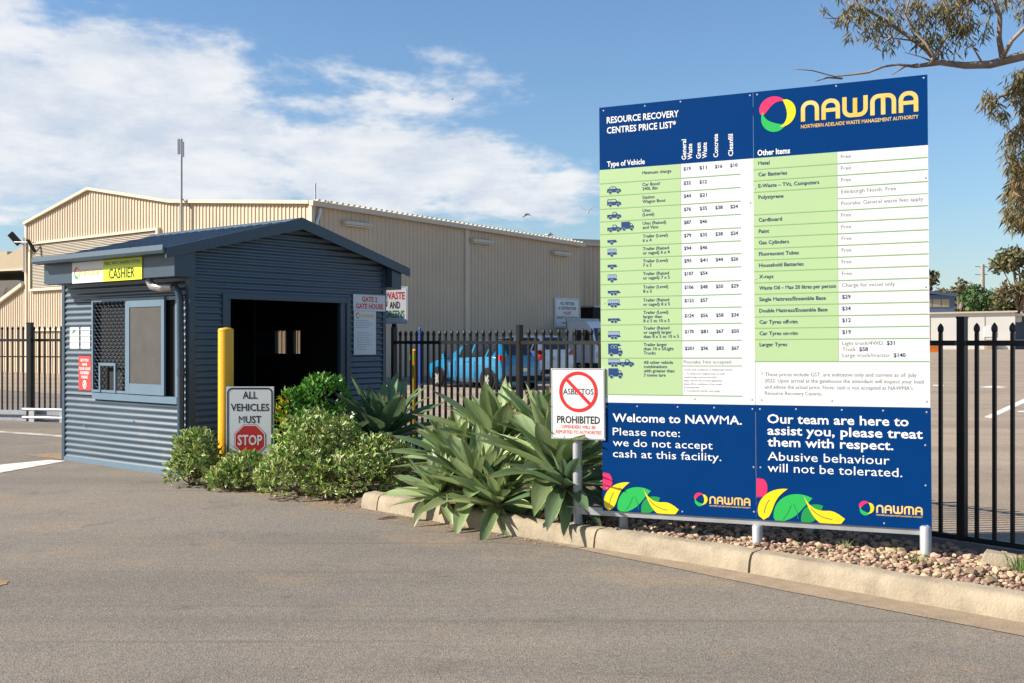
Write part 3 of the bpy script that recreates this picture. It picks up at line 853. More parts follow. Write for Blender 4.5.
mb.build('rear_wall', M['trim_blue'], gh)
for b0_, b1_ in ((1.72, 1.90), (2.06, 2.33)):
    mb = MB(); mb.quad((3.13, b0_ + 0.002, 1.422), (3.13, b1_ - 0.002, 1.422), (3.13, b1_ - 0.002, 1.758), (3.13, b0_ + 0.002, 1.758)); mb.build('side_pane', M['tint'], gh)
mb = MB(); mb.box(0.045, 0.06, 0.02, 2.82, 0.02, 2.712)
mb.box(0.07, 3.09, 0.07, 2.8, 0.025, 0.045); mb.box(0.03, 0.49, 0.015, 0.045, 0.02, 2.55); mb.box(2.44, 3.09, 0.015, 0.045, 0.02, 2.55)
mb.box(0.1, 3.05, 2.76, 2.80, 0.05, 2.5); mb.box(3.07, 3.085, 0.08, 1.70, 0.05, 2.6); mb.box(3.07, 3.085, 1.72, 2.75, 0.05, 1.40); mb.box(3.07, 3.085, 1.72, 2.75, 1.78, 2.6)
mb.build('interior_shade_lining', M['dark'], gh)  # near-black panels paint in the room's shade and mute stray sun
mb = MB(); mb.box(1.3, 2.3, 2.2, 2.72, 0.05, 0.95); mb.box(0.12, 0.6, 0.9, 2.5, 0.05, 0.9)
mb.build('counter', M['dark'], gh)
# corner trims, base flashing and door frame
for (x0, x1, y0, y1, z0, z1) in ((-0.022, 0.058, -0.022, 0.058, 0.0, 2.715), (-0.022, 0.05, 2.80, 2.87, 0.0, 2.57), (3.11, 3.17, -0.022, 0.05, 0.0, 2.62)):
    mb = MB(); mb.box(x0, x1, y0, y1, z0, z1); mb.build('corner_trim', M['trim_blue'], gh)
mb = MB(); mb.box(-0.028, 0.03, 0.06, 2.80, 0.0, 0.072); mb.build('base_flashing', M['frame_blue'], gh)
mb = MB(); mb.box(0.44, 0.51, -0.03, 0.04, 0.0, 2.185); mb.box(2.425, 2.495, -0.03, 0.04, 0.0, 2.185); mb.box(0.512, 2.423, -0.03, 0.04, 2.115, 2.185)
mb.box(0.515, 0.56, -0.012, 0.05, 0.0, 2.113); mb.box(2.33, 2.42, -0.012, 0.05, 0.0, 2.113)
mb.build('door_frame', M['trim_blue'], gh)
# roof: two ribbed slopes
def slope(x0, z0, x1, z1, y0, y1, name):
    mb = MB(); L0 = Vector((x1 - x0, 0, z1 - z0)); nrm = Vector((-L0.z, 0, L0.x)).normalized()
    if nrm.z < 0: nrm = -nrm
    n = int((y1 - y0) / 0.19); ys = []
    for i in range(n):
        y = y0 + (y1 - y0) * i / n; d = (y1 - y0) / n
        ys += [(y, 0), (y + d * 0.70, 0), (y + d * 0.78, 0.022), (y + d * 0.92, 0.022)]
    ys.append((y1, 0))
    for (ya, ha), (yb, hb) in zip(ys[:-1], ys[1:]):
        mb.quad(Vector((x0, ya, z0)) + nrm * ha, Vector((x0, yb, z0)) + nrm * hb, Vector((x1, yb, z1)) + nrm * hb, Vector((x1, ya, z1)) + nrm * ha)
        mb.quad(Vector((x0, ya, z0)) - nrm * 0.03, Vector((x0, yb, z0)) - nrm * 0.03, Vector((x1, yb, z1)) - nrm * 0.03, Vector((x1, ya, z1)) - nrm * 0.03)
    return mb.build(name, M['roof_blue'], gh)
slope(1.55, 3.147, -0.40, 2.637, -0.14, 2.86, 'roof')
slope(1.55, 3.147, 3.475, 2.612, -0.14, 2.95, 'roof')
mb = MB(); mb.prism([(1.36, 3.098), (1.55, 3.150), (1.74, 3.097), (1.74, 3.126), (1.55, 3.179), (1.36, 3.127)], 'y', -0.155, 3.03); mb.build('ridge_cap', M['roof_blue'], gh)
for (x0, z0, x1, z1) in ((1.55, 3.172, -0.425, 2.658), (1.55, 3.172, 3.492, 2.635)):
    mb = MB(); mb.prism([(x0, z0), (x1, z1), (x1, z1 - 0.115), (x0, z0 - 0.145)], 'y', -0.175, -0.145); mb.build('barge_board', M['trim_blue'], gh)
mb = MB(); mb.prism([(-0.33, 2.60), (-0.45, 2.60), (-0.47, 2.63), (-0.465, 2.69), (-0.45, 2.69), (-0.445, 2.64), (-0.335, 2.64)], 'y', -0.16, 2.80); mb.build('gutter', M['roof_blue'], gh)
mb = MB(); mb.box(-0.30, -0.03, -0.14, 2.80, 2.345, 2.615); mb.build('eave_box', M['trim_blue'], gh)
mb = MB(); mb.prism([(3.175, 2.36), (3.36, 2.33), (3.36, 2.60), (3.175, 2.64)], 'y', -0.13, 2.80); mb.build('eave_box', M['trim_blue'], gh)
# cashier window: black sheet as the room's shade, mesh screen with hatch, framed dark pane
wf = MB()
wf.box(-0.045, -0.001, 0.20, 2.07, 0.862, 0.945); wf.box(-0.035, -0.001, 0.20, 0.245, 0.947, 2.135); wf.box(-0.035, -0.001, 2.05, 2.085, 0.947, 2.135); wf.box(-0.03, -0.001, 0.247, 2.048, 2.095, 2.135)
win = wf.build('window_frame', M['frame_blue'], gh)
mb = MB(); mb.box(0.024, 0.040, 0.06, 2.78, 0.80, 2.2); mb.build('room_shade_sheet', M['dark'], win)  # flat black sheet, painted shade of the unlit room behind the window
sf = MB()
sf.box(-0.050, -0.025, 1.255, 1.29, 0.955, 2.14); sf.box(-0.050, -0.025, 2.04, 2.075, 0.955, 2.14); sf.box(-0.050, -0.025, 1.292, 2.038, 2.105, 2.14); sf.box(-0.050, -0.025, 1.292, 2.038, 0.955, 0.985)
scr = sf.build('screen_frame', M['frame_blue'], gh)
mb = MB()                                               # expanded diamond mesh
y0, y1, z0, z1 = 1.292, 2.038, 0.987, 2.103; nx, nz = 8, 13; cw = (y1 - y0) / nx; chh = (z1 - z0) / nz
def inhatch(y, z): return 1.49 < y < 1.89 and z < 1.34
for k in range(nz * 2):
    for i in range(nx * 2 + 1):
        ya = y0 + cw * 0.5 * i; za = z0 + chh * 0.5 * k
        if (i + k) % 2: continue
        for sg in (1, -1):
            yb = ya + sg * cw * 0.5; zb = za + chh * 0.5
            if yb < y0 - 1e-6 or yb > y1 + 1e-6 or inhatch((ya + yb) / 2, (za + zb) / 2): continue
            # short upright strand, then a slanting web: stretched honeycomb
            zm = za + chh * 0.22
            mb.tube([(-0.036 + 0.002 * sg, ya, za), (-0.036 + 0.002 * sg, ya + sg * 0.004, zm), (-0.036 + 0.002 * sg, yb - sg * 0.004, zb)], 0.0055, 4, cap=False)
mb.build('security_mesh', M['trim_blue'], scr)
mb = MB(); mb.box(-0.060, -0.040, 1.495, 1.53, 0.957, 1.33); mb.box(-0.060, -0.040, 1.85, 1.885, 0.957, 1.33); mb.box(-0.060, -0.040, 1.532, 1.848, 1.295, 1.33)
mb.build('pay_hatch', M['frame_blue'], scr)
mb = MB(); mb.box(-0.058, -0.030, 0.44, 0.50, 0.955, 2.135); mb.box(-0.058, -0.030, 1.185, 1.245, 0.955, 2.135); mb.box(-0.058, -0.030, 0.502, 1.183, 2.02, 2.135); mb.box(-0.058, -0.030, 0.502, 1.183, 0.955, 1.085)
pf = mb.build('pane_frame', M['frame_blue'], gh)
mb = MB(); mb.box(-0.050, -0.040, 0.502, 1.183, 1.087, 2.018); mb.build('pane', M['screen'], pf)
# downpipe with foil elbow
mb = MB(); mb.tube([(-0.10, 0.16, 2.24), (-0.085, 0.11, 2.19), (-0.075, 0.085, 2.08), (-0.072, 0.075, 1.2), (-0.072, 0.075, 0.02)], 0.042, 10); mb.tube([(-0.072, 0.075, 1.28), (-0.072, 0.075, 1.20)], 0.048, 10)
dp = mb.build('downpipe', M['trim_blue'], gh, angle=50)
mb = MB(); mb.tube([(-0.20, 0.50, 2.39), (-0.22, 0.50, 2.31), (-0.20, 0.46, 2.255), (-0.16, 0.36, 2.235), (-0.11, 0.20, 2.24)], [0.022, 0.045, 0.052, 0.05, 0.048], 10); mb.build('pipe_elbow', M['silver'], dp, smooth=True)
for (y, z) in ((1.15, 0.62), (2.30, 0.50)):
    mb = MB(); mb.cyl((-0.025, y, z), (-0.035, y, z), 0.012, 0.008, 8); mb.build('screw', M['galv'], gh)

# signs fixed to the gatehouse.  local frame of a sign: x to the right seen from the front, z up, front is -y
def sign_root(name, label, cat, p, rz, group=None):
    return thing(name, label, cat, p, rz, group)
CASH_RZ = GA - math.pi / 2                              # the cashier wall faces -x of the gatehouse
cs = sign_root('cashier_sign', 'white and lime yellow cashier sign on the gatehouse eave', 'sign', gpt(-0.308, 2.07, 2.333), CASH_RZ)
mb = MB(); mb.box(0, 0.725, -0.004, 0.006, 0, 0.262); mb.build('white_panel', M['sgn_white'], cs)
mb = MB(); mb.box(0.727, 1.57, -0.004, 0.006, 0, 0.262); mb.build('lime_panel', M['lime'], cs)
mb = MB()
mb.rect(0.732, 1.565, 0.175, 0.258, -0.0055, 1)
text(mb, 'PUBLIC WASTE TRANSFER STATION', 0.76, 0.198, 0.036, -0.0075, 0, bold=0.01, width=0.77)
text(mb, 'CASHIER', 0.86, 0.03, 0.115, -0.0065, 0, bold=0.012, width=0.56)
logo(mb, 0.04, 0.085, 0.085, -0.0065, (2, 3, 4, 3, 3), sub=False, wd=0.64)
mb.build('lettering', [M['ink_black'], M['lime_dark'], M['pink'], M['gold'], M['lgreen']], cs)
def lines(mb, x0, x1, z1, z0, n, y, mi, hfrac=0.35, seed=1):
    rn = random.Random(seed); dz_ = (z1 - z0) / n
    for i in range(n):
        zz = z1 - dz_ * (i + 0.7)
        x = x0
        end = x0 + (x1 - x0) * rn.uniform(0.6, 1.0)
        while x < end:
            w_ = rn.uniform(0.25, 0.9) * dz_ * 2.2; mb.rect(x, min(end, x + w_), zz, zz + dz_ * hfrac, y, mi); x += w_ + dz_ * 0.35
for k, (ya, yb, lab) in enumerate(((2.67, 2.44, 'small white paper notice with a dark drawing left of the cashier window'), (2.395, 2.17, 'small white paper notice of faint text nearest the cashier window'))):
    o = sign_root('paper_notice', lab, 'notice', gpt(-0.012, ya, 1.503), CASH_RZ, 'paper notices beside the cashier window')
    mb = MB(); mb.box(0, ya - yb, -0.004, 0.004, 0, 0.283); mb.build('sheet', M['sgn_white'], o)
    mb = MB()
    if k == 0:
        mb.flat(leaf_shape((0.06, 0.20), (0.15, 0.25), 0.01, 0.035)[0], -0.0055, 0); mb.rect(0.10, 0.115, 0.18, 0.195, -0.0055, 0); mb.rect(0.02, 0.21, 0.13, 0.135, -0.0055, 1)
        lines(mb, 0.03, 0.20, 0.12, 0.02, 5, -0.0055, 1, seed=5)
    else:
        lines(mb, 0.03, 0.20, 0.26, 0.03, 9, -0.0055, 1, seed=6)
    mb.build('print', [M['ink_green'], M['ink_cage']], o)
o = sign_root('safety_notice', 'narrow red notice with white lettering on the cashier wall', 'notice', gpt(-0.014, 2.443, 0.966), CASH_RZ)
mb = MB(); mb.box(0, 0.296, -0.004, 0.004, 0, 0.444); mb.build('board', M['red_sign'], o)
mb = MB()
for i, s in enumerate(('DO YOU', 'HAVE', 'YOUR LOAD', 'COVERED', 'PLEASE')):
    text(mb, s, 0.148, 0.375 - i * 0.055, 0.034, -0.0055, 0, bold=0.02, align='c')
mb.flat(disc(0.148, 0.075, 0.046, r2=0.055), -0.0055, 0); mb.stroke(disc(0.148, 0.075, 0.030, 16), 0.010, -0.0065, 1, True); mb.stroke([(0.125, 0.10), (0.17, 0.05)], 0.010, -0.0068, 1)
mb.build('lettering', [M['ink_white'], M['red_sign']], o)
o = sign_root('gate_sign', 'white sign with red gate 2 gate house lettering right of the doorway', 'sign', gpt(2.544, -0.024, 2.02), GA)
mb = MB(); mb.box(0, 0.60, -0.004, 0.006, 0, 0.222); mb.build('board', M['sgn_white'], o)
mb = LB(); text(mb, 'GATE 2', 0.30, 0.127, 0.066, -0.0055, 0, bold=0.03, align='c', width=0.29); text(mb, 'GATE HOUSE', 0.30, 0.03, 0.066, -0.0055, 0, bold=0.03, align='c', width=0.52)
mb.build('lettering', M['ink_red'], o)
o = sign_root('terms_notice', 'tall white notice of small print below the gate house sign', 'notice', gpt(2.556, -0.022, 1.42), GA)
mb = MB(); mb.box(0, 0.41, -0.004, 0.004, 0, 0.597); mb.build('sheet', M['sgn_white'], o)
mb = MB(); logo(mb, 0.03, 0.51, 0.046, -0.0055, (1, 2, 3, 2, 2), sub=False, wd=0.34)
lines(mb, 0.03, 0.38, 0.48, 0.36, 5, -0.0055, 0, seed=8); lines(mb, 0.05, 0.34, 0.32, 0.06, 8, -0.0055, 0, 0.25, seed=9)
mb.build('print', [M['ink_cage'], M['pink'], M['gold'], M['lgreen']], o)

# ------------------------------------------------------------------ fence
pk = MB()
hw = 0.0125
pk.box(-hw, hw, -hw, hw, 0.04, 1.665)
tipp = [(0.0115, 1.645), (0.0115, 1.662), (0.020, 1.674), (0.0245, 1.694), (0.0225, 1.712), (0.013, 1.728), (0.005, 1.738), (0.0, 1.742)]
pk.lathe(tipp, n=8)
picket_me = pk.mesh('picket', M['fence'])
fence_rz = math.atan2(FD.y, FD.x)
def fence_run(label, s0, s1, spacing, posts, rails=True, group='black picket fence panels'):
    base = onfence(s0); root = thing('picket_fence', label, 'fence', (base.x, base.y, 0.0), fence_rz, group)
    L_ = s1 - s0
    for zz in (0.105, 1.588):
        mb = MB(); mb.box(0.0, L_, -0.018, 0.018, zz - 0.02, zz + 0.02); mb.build('rail', M['fence'], root)
    n = int(L_ / spacing)
    off = (L_ - (n - 1) * spacing) / 2
    for i in range(n):
        link('picket', picket_me, root, (off + i * spacing, -0.0002, 0.0))
    for s in posts:
        mb = MB(); mb.box(s - 0.030, s + 0.030, -0.030, 0.030, -0.06, 1.775); mb.box(s - 0.033, s + 0.033, -0.033, 0.033, 1.775, 1.79); mb.build('post', M['fence'], root)
    return root
fence_run('black picket fence panel between the gatehouse corner and the grey lit post', -7.80, -5.27, 0.127, (-0.03, 2.57))
fence_run('black picket fence panel behind the agaves and asbestos sign', -5.19, -2.66, 0.127, (2.57,))
fence_run('black picket fence panel behind the price board', -2.58, -0.05, 0.127, ())
fence_run('black picket fence panel at the right edge with thick post and ball tips', 0.04, 2.60, 0.134, (-0.04, 2.64))
# sliding gate left of the gatehouse
GR = MB()
gate0 = Vector((gp(64, 421)[0], gp(64, 421)[1], 0)); gdir = Vector((-0.96, 0.28, 0)).normalized()
gate = thing('sliding_gate', 'black picket sliding gate with grey bottom rail left of the gatehouse', 'gate', (gate0.x + 0.9, gate0.y - 0.3, G(gate0.y)), math.atan2(gdir.y, gdir.x) + math.pi)
Lg = 7.0
gate.location = gate0 + gdir * Lg + Vector((0, 0, G(gate0.y))); 
for zz, hh in ((1.56, 0.025), (1.24, 0.012)):
    mb = MB(); mb.box(0, Lg + 2.2, -0.02, 0.02, zz - hh, zz + hh); mb.build('rail', M['fence'], gate)
mb = MB(); mb.box(0, Lg + 2.2, -0.035, 0.035, 0.12, 0.20); mb.box(0, Lg + 2.2, -0.05, 0.05, 0.0, 0.05); mb.build('bottom_rail', M['rail_grey'], gate)
for i in range(int((Lg + 2.2) / 0.125)):
    link('picket', picket_me, gate, (0.06 + i * 0.125, 0.0002, 0.09))
xx = Lg - 1.0
pb = thing('gate_post', 'tall black gate post standing in front of the sliding gate', 'post', gate0 + gdir * 0.72 + Vector((0, -0.12, G(gate0.y))), math.atan2(gdir.y, gdir.x))
mb = MB(); mb.box(-0.05, 0.05, -0.04, 0.04, 0, 1.88); mb.build('shaft', M['fence'], pb); mb = MB(); mb.box(-0.055, 0.055, -0.045, 0.045, 1.88, 1.90); mb.build('cap', M['fence'], pb)
tr = thing('guide_rail', 'low white pipe guide rail at the foot of the sliding gate', 'rail', gate0 + gdir * 0.85 + Vector((0.02, -0.22, G(gate0.y))), math.atan2(gdir.y, gdir.x) + math.pi)
for zz in (0.08, 0.235):
    mb = MB(); mb.tube([(0, 0, zz), (2.6, 0, zz)], 0.028, 8); mb.build('pipe', M['sgn_edge'], tr, angle=50)
for s in (0.15, 0.85, 1.55, 2.3):
    mb = MB(); mb.box(s, s + 0.12, -0.02, 0.02, -0.01, 0.21); mb.build('bracket', M['sgn_edge'], tr)
# bollards
def bollard(p, r, h, label, bands=False):
    o = thing('bollard', label, 'bollard', p)
    mb = MB(); mb.lathe([(r, 0), (r, h - 0.02), (r * 0.97, h - 0.008), (r * 0.85, h), (0.0, h + 0.012)], n=28); mb.build('pipe', M['yellow'], o, angle=50)
    mb = MB(); mb.lathe([(r * 0.985, h - 0.0305), (r + 0.0015, h - 0.0305), (r + 0.0015, h - 0.0225), (r * 0.985, h - 0.0225)], n=28); mb.build('cap_seam', M['yellow'], o)
    if bands:
        for z in (h - 0.12, h - 0.70):
            mb = MB(); mb.lathe([(r + 0.002, z - 0.04), (r + 0.002, z + 0.04)], n=20); mb.build('band', M['reflect'], o, smooth=True)
    return o
bollard((-3.27, 12.0, 0.0), 0.087, 1.75, 'tall yellow bollard beside the stop sign at the gatehouse corner')
bollard(ground_at(414, 17.0), 0.066, 1.42, 'yellow bollard with lime bands standing behind the black fence', True)
o = thing('blue_pole', 'thin blue pole behind the fence left of the blue car', 'pole', ground_at(420, 33))
mb = MB(); mb.tube([(0, 0, 0), (0, 0, 1.86)], 0.042, 10); mb.build('shaft', M['bluepaint'], o, angle=50)
mb = MB(); mb.lathe([(0.042, 1.86), (0.034, 1.885), (0, 1.89)], n=10); mb.build('cap', M['bluepaint'], o)

# ------------------------------------------------------------------ stop sign
sp = at(226, 386, 11.75); stw, sth = 0.537, 0.815
ss = thing('stop_sign', 'white all vehicles must stop sign with red octagon among the shrubs', 'sign', (sp.x, sp.y, sp.z - sth), R(0.5))
mb = MB(); mb.box(0, stw, -0.002, 0.004, 0, sth); mb.build('plate', M['sgn_edge'], ss)
mb = MB()
def rrect(x0, x1, z0, z1, r, n=5):
    p = []
    for (cx_, cz_, a0) in ((x1 - r, z1 - r, 0), (x0 + r, z1 - r, 90), (x0 + r, z0 + r, 180), (x1 - r, z0 + r, 270)):
        for k in range(n + 1):
            a = R(a0 + 90 * k / n); p.append((cx_ + r * math.cos(a), cz_ + r * math.sin(a)))
    return p
mb.rect(0.004, stw - 0.004, 0.004, sth - 0.004, -0.004, 0)
mb.stroke(rrect(0.022, stw - 0.022, 0.022, sth - 0.022, 0.05), 0.017, -0.0055, 1, True)
text(mb, 'ALL', stw / 2, sth - 0.135, 0.078, -0.0055, 1, bold=0.017, align='c', width=0.165)
text(mb, 'VEHICLES', stw / 2, sth - 0.272, 0.078, -0.0055, 1, bold=0.017, align='c', width=0.43)
text(mb, 'MUST', stw / 2, sth - 0.408, 0.078, -0.0055, 1, bold=0.017, align='c', width=0.25)
ocx, ocz = stw / 2, sth - 0.60
def octo(r): return [(ocx + r * math.cos(R(22.5 + 45 * k)), ocz + r * math.sin(R(22.5 + 45 * k))) for k in range(8)]
mb.flat(octo(0.190), -0.0055, 2); mb.stroke(octo(0.178), 0.010, -0.0065, 0, True)
text(mb, 'STOP', ocx, ocz - 0.053, 0.108, -0.0065, 0, bold=0.02, align='c', width=0.275)
mb.build('face', [M['sgn_white'], M['ink_black'], M['stop_red']], ss)
mb = MB(); mb.tube([(stw / 2, 0.035, -0.62), (stw / 2, 0.035, sth * 0.9)], 0.028, 10); mb.build('post', M['galv'], ss, angle=50)

# ------------------------------------------------------------------ price board
E_RZ = math.atan2(-0.398, 0.9166)
pb_ = thing('price_board', 'large blue and white recovery centre price board on grey posts by the kerb', 'sign board', (0.703, 8.245, 0.0), E_RZ)
pb_.rotation_euler = (0, 0, 0)
pb_.matrix_world = Matrix.Translation((0.703, 8.245, 0)) @ Matrix.Rotation(E_RZ, 4, 'Z') @ Matrix.Rotation(R(-0.45), 4, 'Y')
BW0, BW1, BS = 0.008, 2.408, 1.206
Z0, ZM, Z1 = 0.274, 1.122, 3.437
HDR0 = 2.946
pan = {}
for nm, x0, x1, z0, z1 in (('price_panel', BW0, BS - 0.0015, ZM, Z1), ('price_panel', BS + 0.0015, BW1, ZM, Z1), ('message_panel', BW0 + 0.004, BS - 0.0015, Z0, ZM - 0.003), ('message_panel', BS + 0.0015, BW1 + 0.004, Z0, ZM - 0.003)):
    mb = MB(); mb.box(x0, x1, 0.0, 0.006, z0, z1, 0)
    o = mb.build(nm, M['sgn_edge'], pb_)
    pan[(nm, x0 < 1)] = o
pl, prt = pan[('price_panel', True)], pan[('price_panel', False)]
ml, mr_ = pan[('message_panel', True)], pan[('message_panel', False)]
pl['label'] = 'left price panel listing vehicle types'; prt['label'] = 'right price panel listing other items'
ml['label'] = 'lower left navy panel reading welcome'; mr_['label'] = 'lower right navy panel about respect'
Y1, Y2, Y3 = -0.0012, -0.0024, -0.0036
# faces
for o, x0, x1 in ((pl, BW0, BS - 0.0015), (prt, BS + 0.0015, BW1)):
    mb = MB(); mb.rect(x0, x1, HDR0, Z1, Y1, 0); mb.rect(x0, x1, ZM, HDR0, Y1, 1)
    mb.build('printed_face', [M['navy'], M['sgn_white']], o)
for o, x0, x1 in ((ml, BW0 + 0.004, BS - 0.0015), (mr_, BS + 0.0015, BW1 + 0.004)):
    mb = MB(); mb.rect(x0, x1, Z0, ZM - 0.003, Y1, 0); mb.build('printed_face', M['navy'], o)
rows = [2.946, 2.838, 2.739, 2.638, 2.539, 2.439, 2.342, 2.247, 2.149, 2.046, 1.945, 1.850, 1.729, 1.602, 1.470, 1.187]
labels = [('Minimum charge',), ('Car Boot/', '240L Bin'), ('Station', 'Wagon Boot'), ('Utes', '(Level)'), ('Utes (Raised)', 'and Vans'), ('Trailer (Level)', '6 x 4'), ('Trailer (Raised', 'or caged) 6 x 4'),
          ('Trailer (Level)', '7 x 5'), ('Trailer (Raised', 'or caged) 7 x 5'), ('Trailer (Level)', '8 x 5'), ('Trailer (Raised', 'or caged) 8 x 5'), ('Trailer (Level)', 'larger than', '8 x 5 to 10 x 5'),
          ('Trailer (Raised', 'or caged) larger', 'than 8 x 5 to 10 x 5'), ('Trailer larger', 'than 10 x 5/Light', 'Trucks'), ('All other vehicle', 'combinations', 'with greater than', '3 tonne tare')]
prices = [('$19', '$11', '$16', '$10'), ('$32', '$12'), ('$44', '$21'), ('$76', '$35', '$38', '$24'), ('$87', '$46'), ('$79', '$35', '$38', '$24'), ('$94', '$46'), ('$95', '$41', '$44', '$26'), ('$107', '$54'),
          ('$106', '$48', '$50', '$29'), ('$123', '$57'), ('$124', '$56', '$58', '$34'), ('$170', '$81', '$67', '$50'), ('$201', '$96', '$83', '$67'), None]
GX = 0.656
mb = MB(); mb.rect(BW0, GX, rows[-1], rows[0], Y2, 0)
for i in range(1, 15):
    mb.rect(BW0, 1.108, rows[i] - 0.003, rows[i] + 0.003, Y3, 1)
mb.rect(BW0, 1.108, rows[-1] - 0.004, rows[-1] + 0.002, Y3, 1)
mb.rect(GX, 1.108, 1.408, 1.413, Y3, 1)
mb.build('price_table', [M['sgn_green'], M['rule']], pl)
mb = LB()
text(mb, 'RESOURCE RECOVERY', 0.070, 3.308, 0.048, Y2, 0, bold=0.016, width=0.575)
text(mb, 'CENTRES PRICE LIST*', 0.070, 3.228, 0.048, Y2, 0, bold=0.016, width=0.552)
text(mb, 'Type of Vehicle', 0.070, 2.968, 0.040, Y2, 0, bold=0.018, width=0.305)
for x, ws in ((0.700, ('General', 'Waste')), (0.812, ('Green', 'Waste')), (0.943, ('Concrete',)), (1.055, ('Cleanfill',))):
    for k, s in enumerate(ws):
        text(mb, s, x + k * 0.046, 2.976, 0.034, Y2, 0, bold=0.016, rot=math.pi / 2, width={'General': 0.155, 'Waste': 0.118, 'Green': 0.12, 'Concrete': 0.175, 'Cleanfill': 0.165}[s])
for i, ls in enumerate(labels):
    zt, zb = rows[i], rows[i + 1]
    n = len(ls); step = 0.0325
    z0 = (zt - 0.058 if n == 1 else zt - 0.040) if n < 4 else zt - 0.045
    for k, s in enumerate(ls):
        text(mb, s, 0.354, z0 - k * step, 0.0236, Y3, 1, bold=0.010)
    if prices[i]:
        zz = zt - 0.052 if n < 3 else zt - 0.072
        for k, s in enumerate(prices[i]):
            text(mb, s, (0.678, 0.800, 0.918, 1.032)[k], zz, 0.026, Y2, 1, bold=0.020, width=(0.056 if len(s) == 3 else 0.070))
text(mb, 'Pooraka: Not accepted', 0.668, 1.428, 0.025, Y2, 2, width=0.36)
text(mb, 'Terms and conditions at Edinburgh North:', 0.668, 1.375, 0.013, Y2, 2, width=0.37)
for k, s in enumerate(('1.  To dump your weighed load, an easily', '     required approved account with a', '     larger sum for the account application', '     please allow a minimum of two weeks', '     processing time.', '2.  Commercial vehicles rates apply.')):
    text(mb, s, 0.668, 1.345 - k * 0.026, 0.013, Y2, 2)
mb.build('lettering', [M['ink_white'], M['ink_navy'], M['ink_grey']], pl)
# vehicle icons
def icon(mb, kind, x, z, w=0.105):
    """base line z; mi 0 solid, 1 cage, 2 white"""
    u_ = w / 10.0
    P = lambda pts: [(x + a * u_, z + b * u_) for a, b in pts]
    def wheel(cx_, r=0.95):
        mb.flat(disc(x + cx_ * u_, z, r * u_ * 1.25, 12), Y3 - 0.0002, 2); mb.flat(disc(x + cx_ * u_, z, r * u_, 12), Y3 - 0.0008, 0)
    if kind == 'car':
        mb.flat(P([(0, 0), (10, 0), (10, 1.4), (9.3, 2.1), (7.3, 2.4), (5.6, 4.0), (2.6, 4.0), (1.0, 2.4), (0, 2.1)]), Y3, 0); mb.flat(P([(1.9, 2.4), (4.1, 2.4), (4.1, 3.5), (2.9, 3.5)]), Y3 - 0.0005, 2); mb.flat(P([(4.5, 2.4), (6.4, 2.4), (5.4, 3.5), (4.5, 3.5)]), Y3 - 0.0005, 2); wheel(2.2); wheel(7.7)
    elif kind == 'wagon':
        mb.flat(P([(0, 0), (10, 0), (10, 1.4), (9.3, 2.1), (7.5, 2.4), (6.0, 4.2), (0.4, 4.2), (0, 2.1)]), Y3, 0); mb.flat(P([(0.8, 2.4), (2.6, 2.4), (2.6, 3.7), (0.9, 3.7)]), Y3 - 0.0005, 2); mb.flat(P([(3, 2.4), (6.6, 2.4), (5.8, 3.7), (3, 3.7)]), Y3 - 0.0005, 2); wheel(2.2); wheel(7.7)
    elif kind == 'ute':
        mb.flat(P([(0, 0), (10, 0), (10, 1.4), (9.3, 2.1), (7.5, 2.4), (6.2, 4.1), (4.0, 4.1), (3.7, 2.3), (0, 2.3)]), Y3, 0); mb.flat(P([(4.4, 2.4), (6.6, 2.4), (5.9, 3.6), (4.5, 3.6)]), Y3 - 0.0005, 2); wheel(2.2); wheel(7.7)
    elif kind == 'trailer':
        mb.flat(P([(0, 0.4), (6.2, 0.4), (7.2, 1.0), (6.2, 1.4), (6.2, 2.2), (0, 2.2)]), Y3, 0); wheel(3.0)
    elif kind == 'longtrailer':
        mb.flat(P([(0, 0.4), (8.2, 0.4), (9.6, 1.0), (8.2, 1.4), (8.2, 2.2), (0, 2.2)]), Y3, 0); wheel(3.0); wheel(5.4)
    elif kind in ('cage', 'longcage'):
        L_ = 6.2 if kind == 'cage' else 8.2
        mb.flat(P([(0, 0.4), (L_, 0.4), (L_ + 1, 1.0), (L_, 1.4), (L_, 2.0), (0, 2.0)]), Y3, 0); mb.flat(P([(0, 2.0), (L_, 2.0), (L_, 4.4), (0, 4.4)]), Y3, 1)
        for q in range(0, 7):
            mb.rect(x + q * L_ / 6 * u_, x + q * L_ / 6 * u_ + 0.0015, z + 2 * u_, z + 4.4 * u_, Y3 - 0.0004, 0)
        mb.rect(x, x + L_ * u_, z + 4.2 * u_, z + 4.5 * u_, Y3 - 0.0004, 0)
        wheel(3.0)
        if kind == 'longcage': wheel(5.4)
    elif kind == 'truck':
        mb.flat(P([(0, 0.3), (9.2, 0.3), (9.4, 2.4), (8.6, 2.7), (8.0, 4.2), (6.4, 4.2), (6.4, 5.4), (0, 5.4)]), Y3, 0); mb.flat(P([(6.9, 2.6), (8.3, 2.6), (7.8, 3.7), (6.9, 3.7)]), Y3 - 0.0005, 2); wheel(2.0); wheel(7.6)
    return
ik = [None, [('car', 0.056, 0)], [('wagon', 0.056, 0)], [('ute', 0.056, 0)], [('ute', 0.056, 0), ('truck', 0.170, 0.006)], [('trailer', 0.056, 0)], [('cage', 0.056, 0)], [('trailer', 0.056, 0)], [('cage', 0.056, 0)], [('longtrailer', 0.056, 0)], [('longcage', 0.056, 0)],
      [('longtrailer', 0.056, 0)], [('longcage', 0.056, 0)], [('longtrailer', 0.056, 0.062), ('truck', 0.056, 0)], [('longcage', 0.056, 0.20), ('ute', 0.150, 0.20), ('truck', 0.056, 0.11)]]
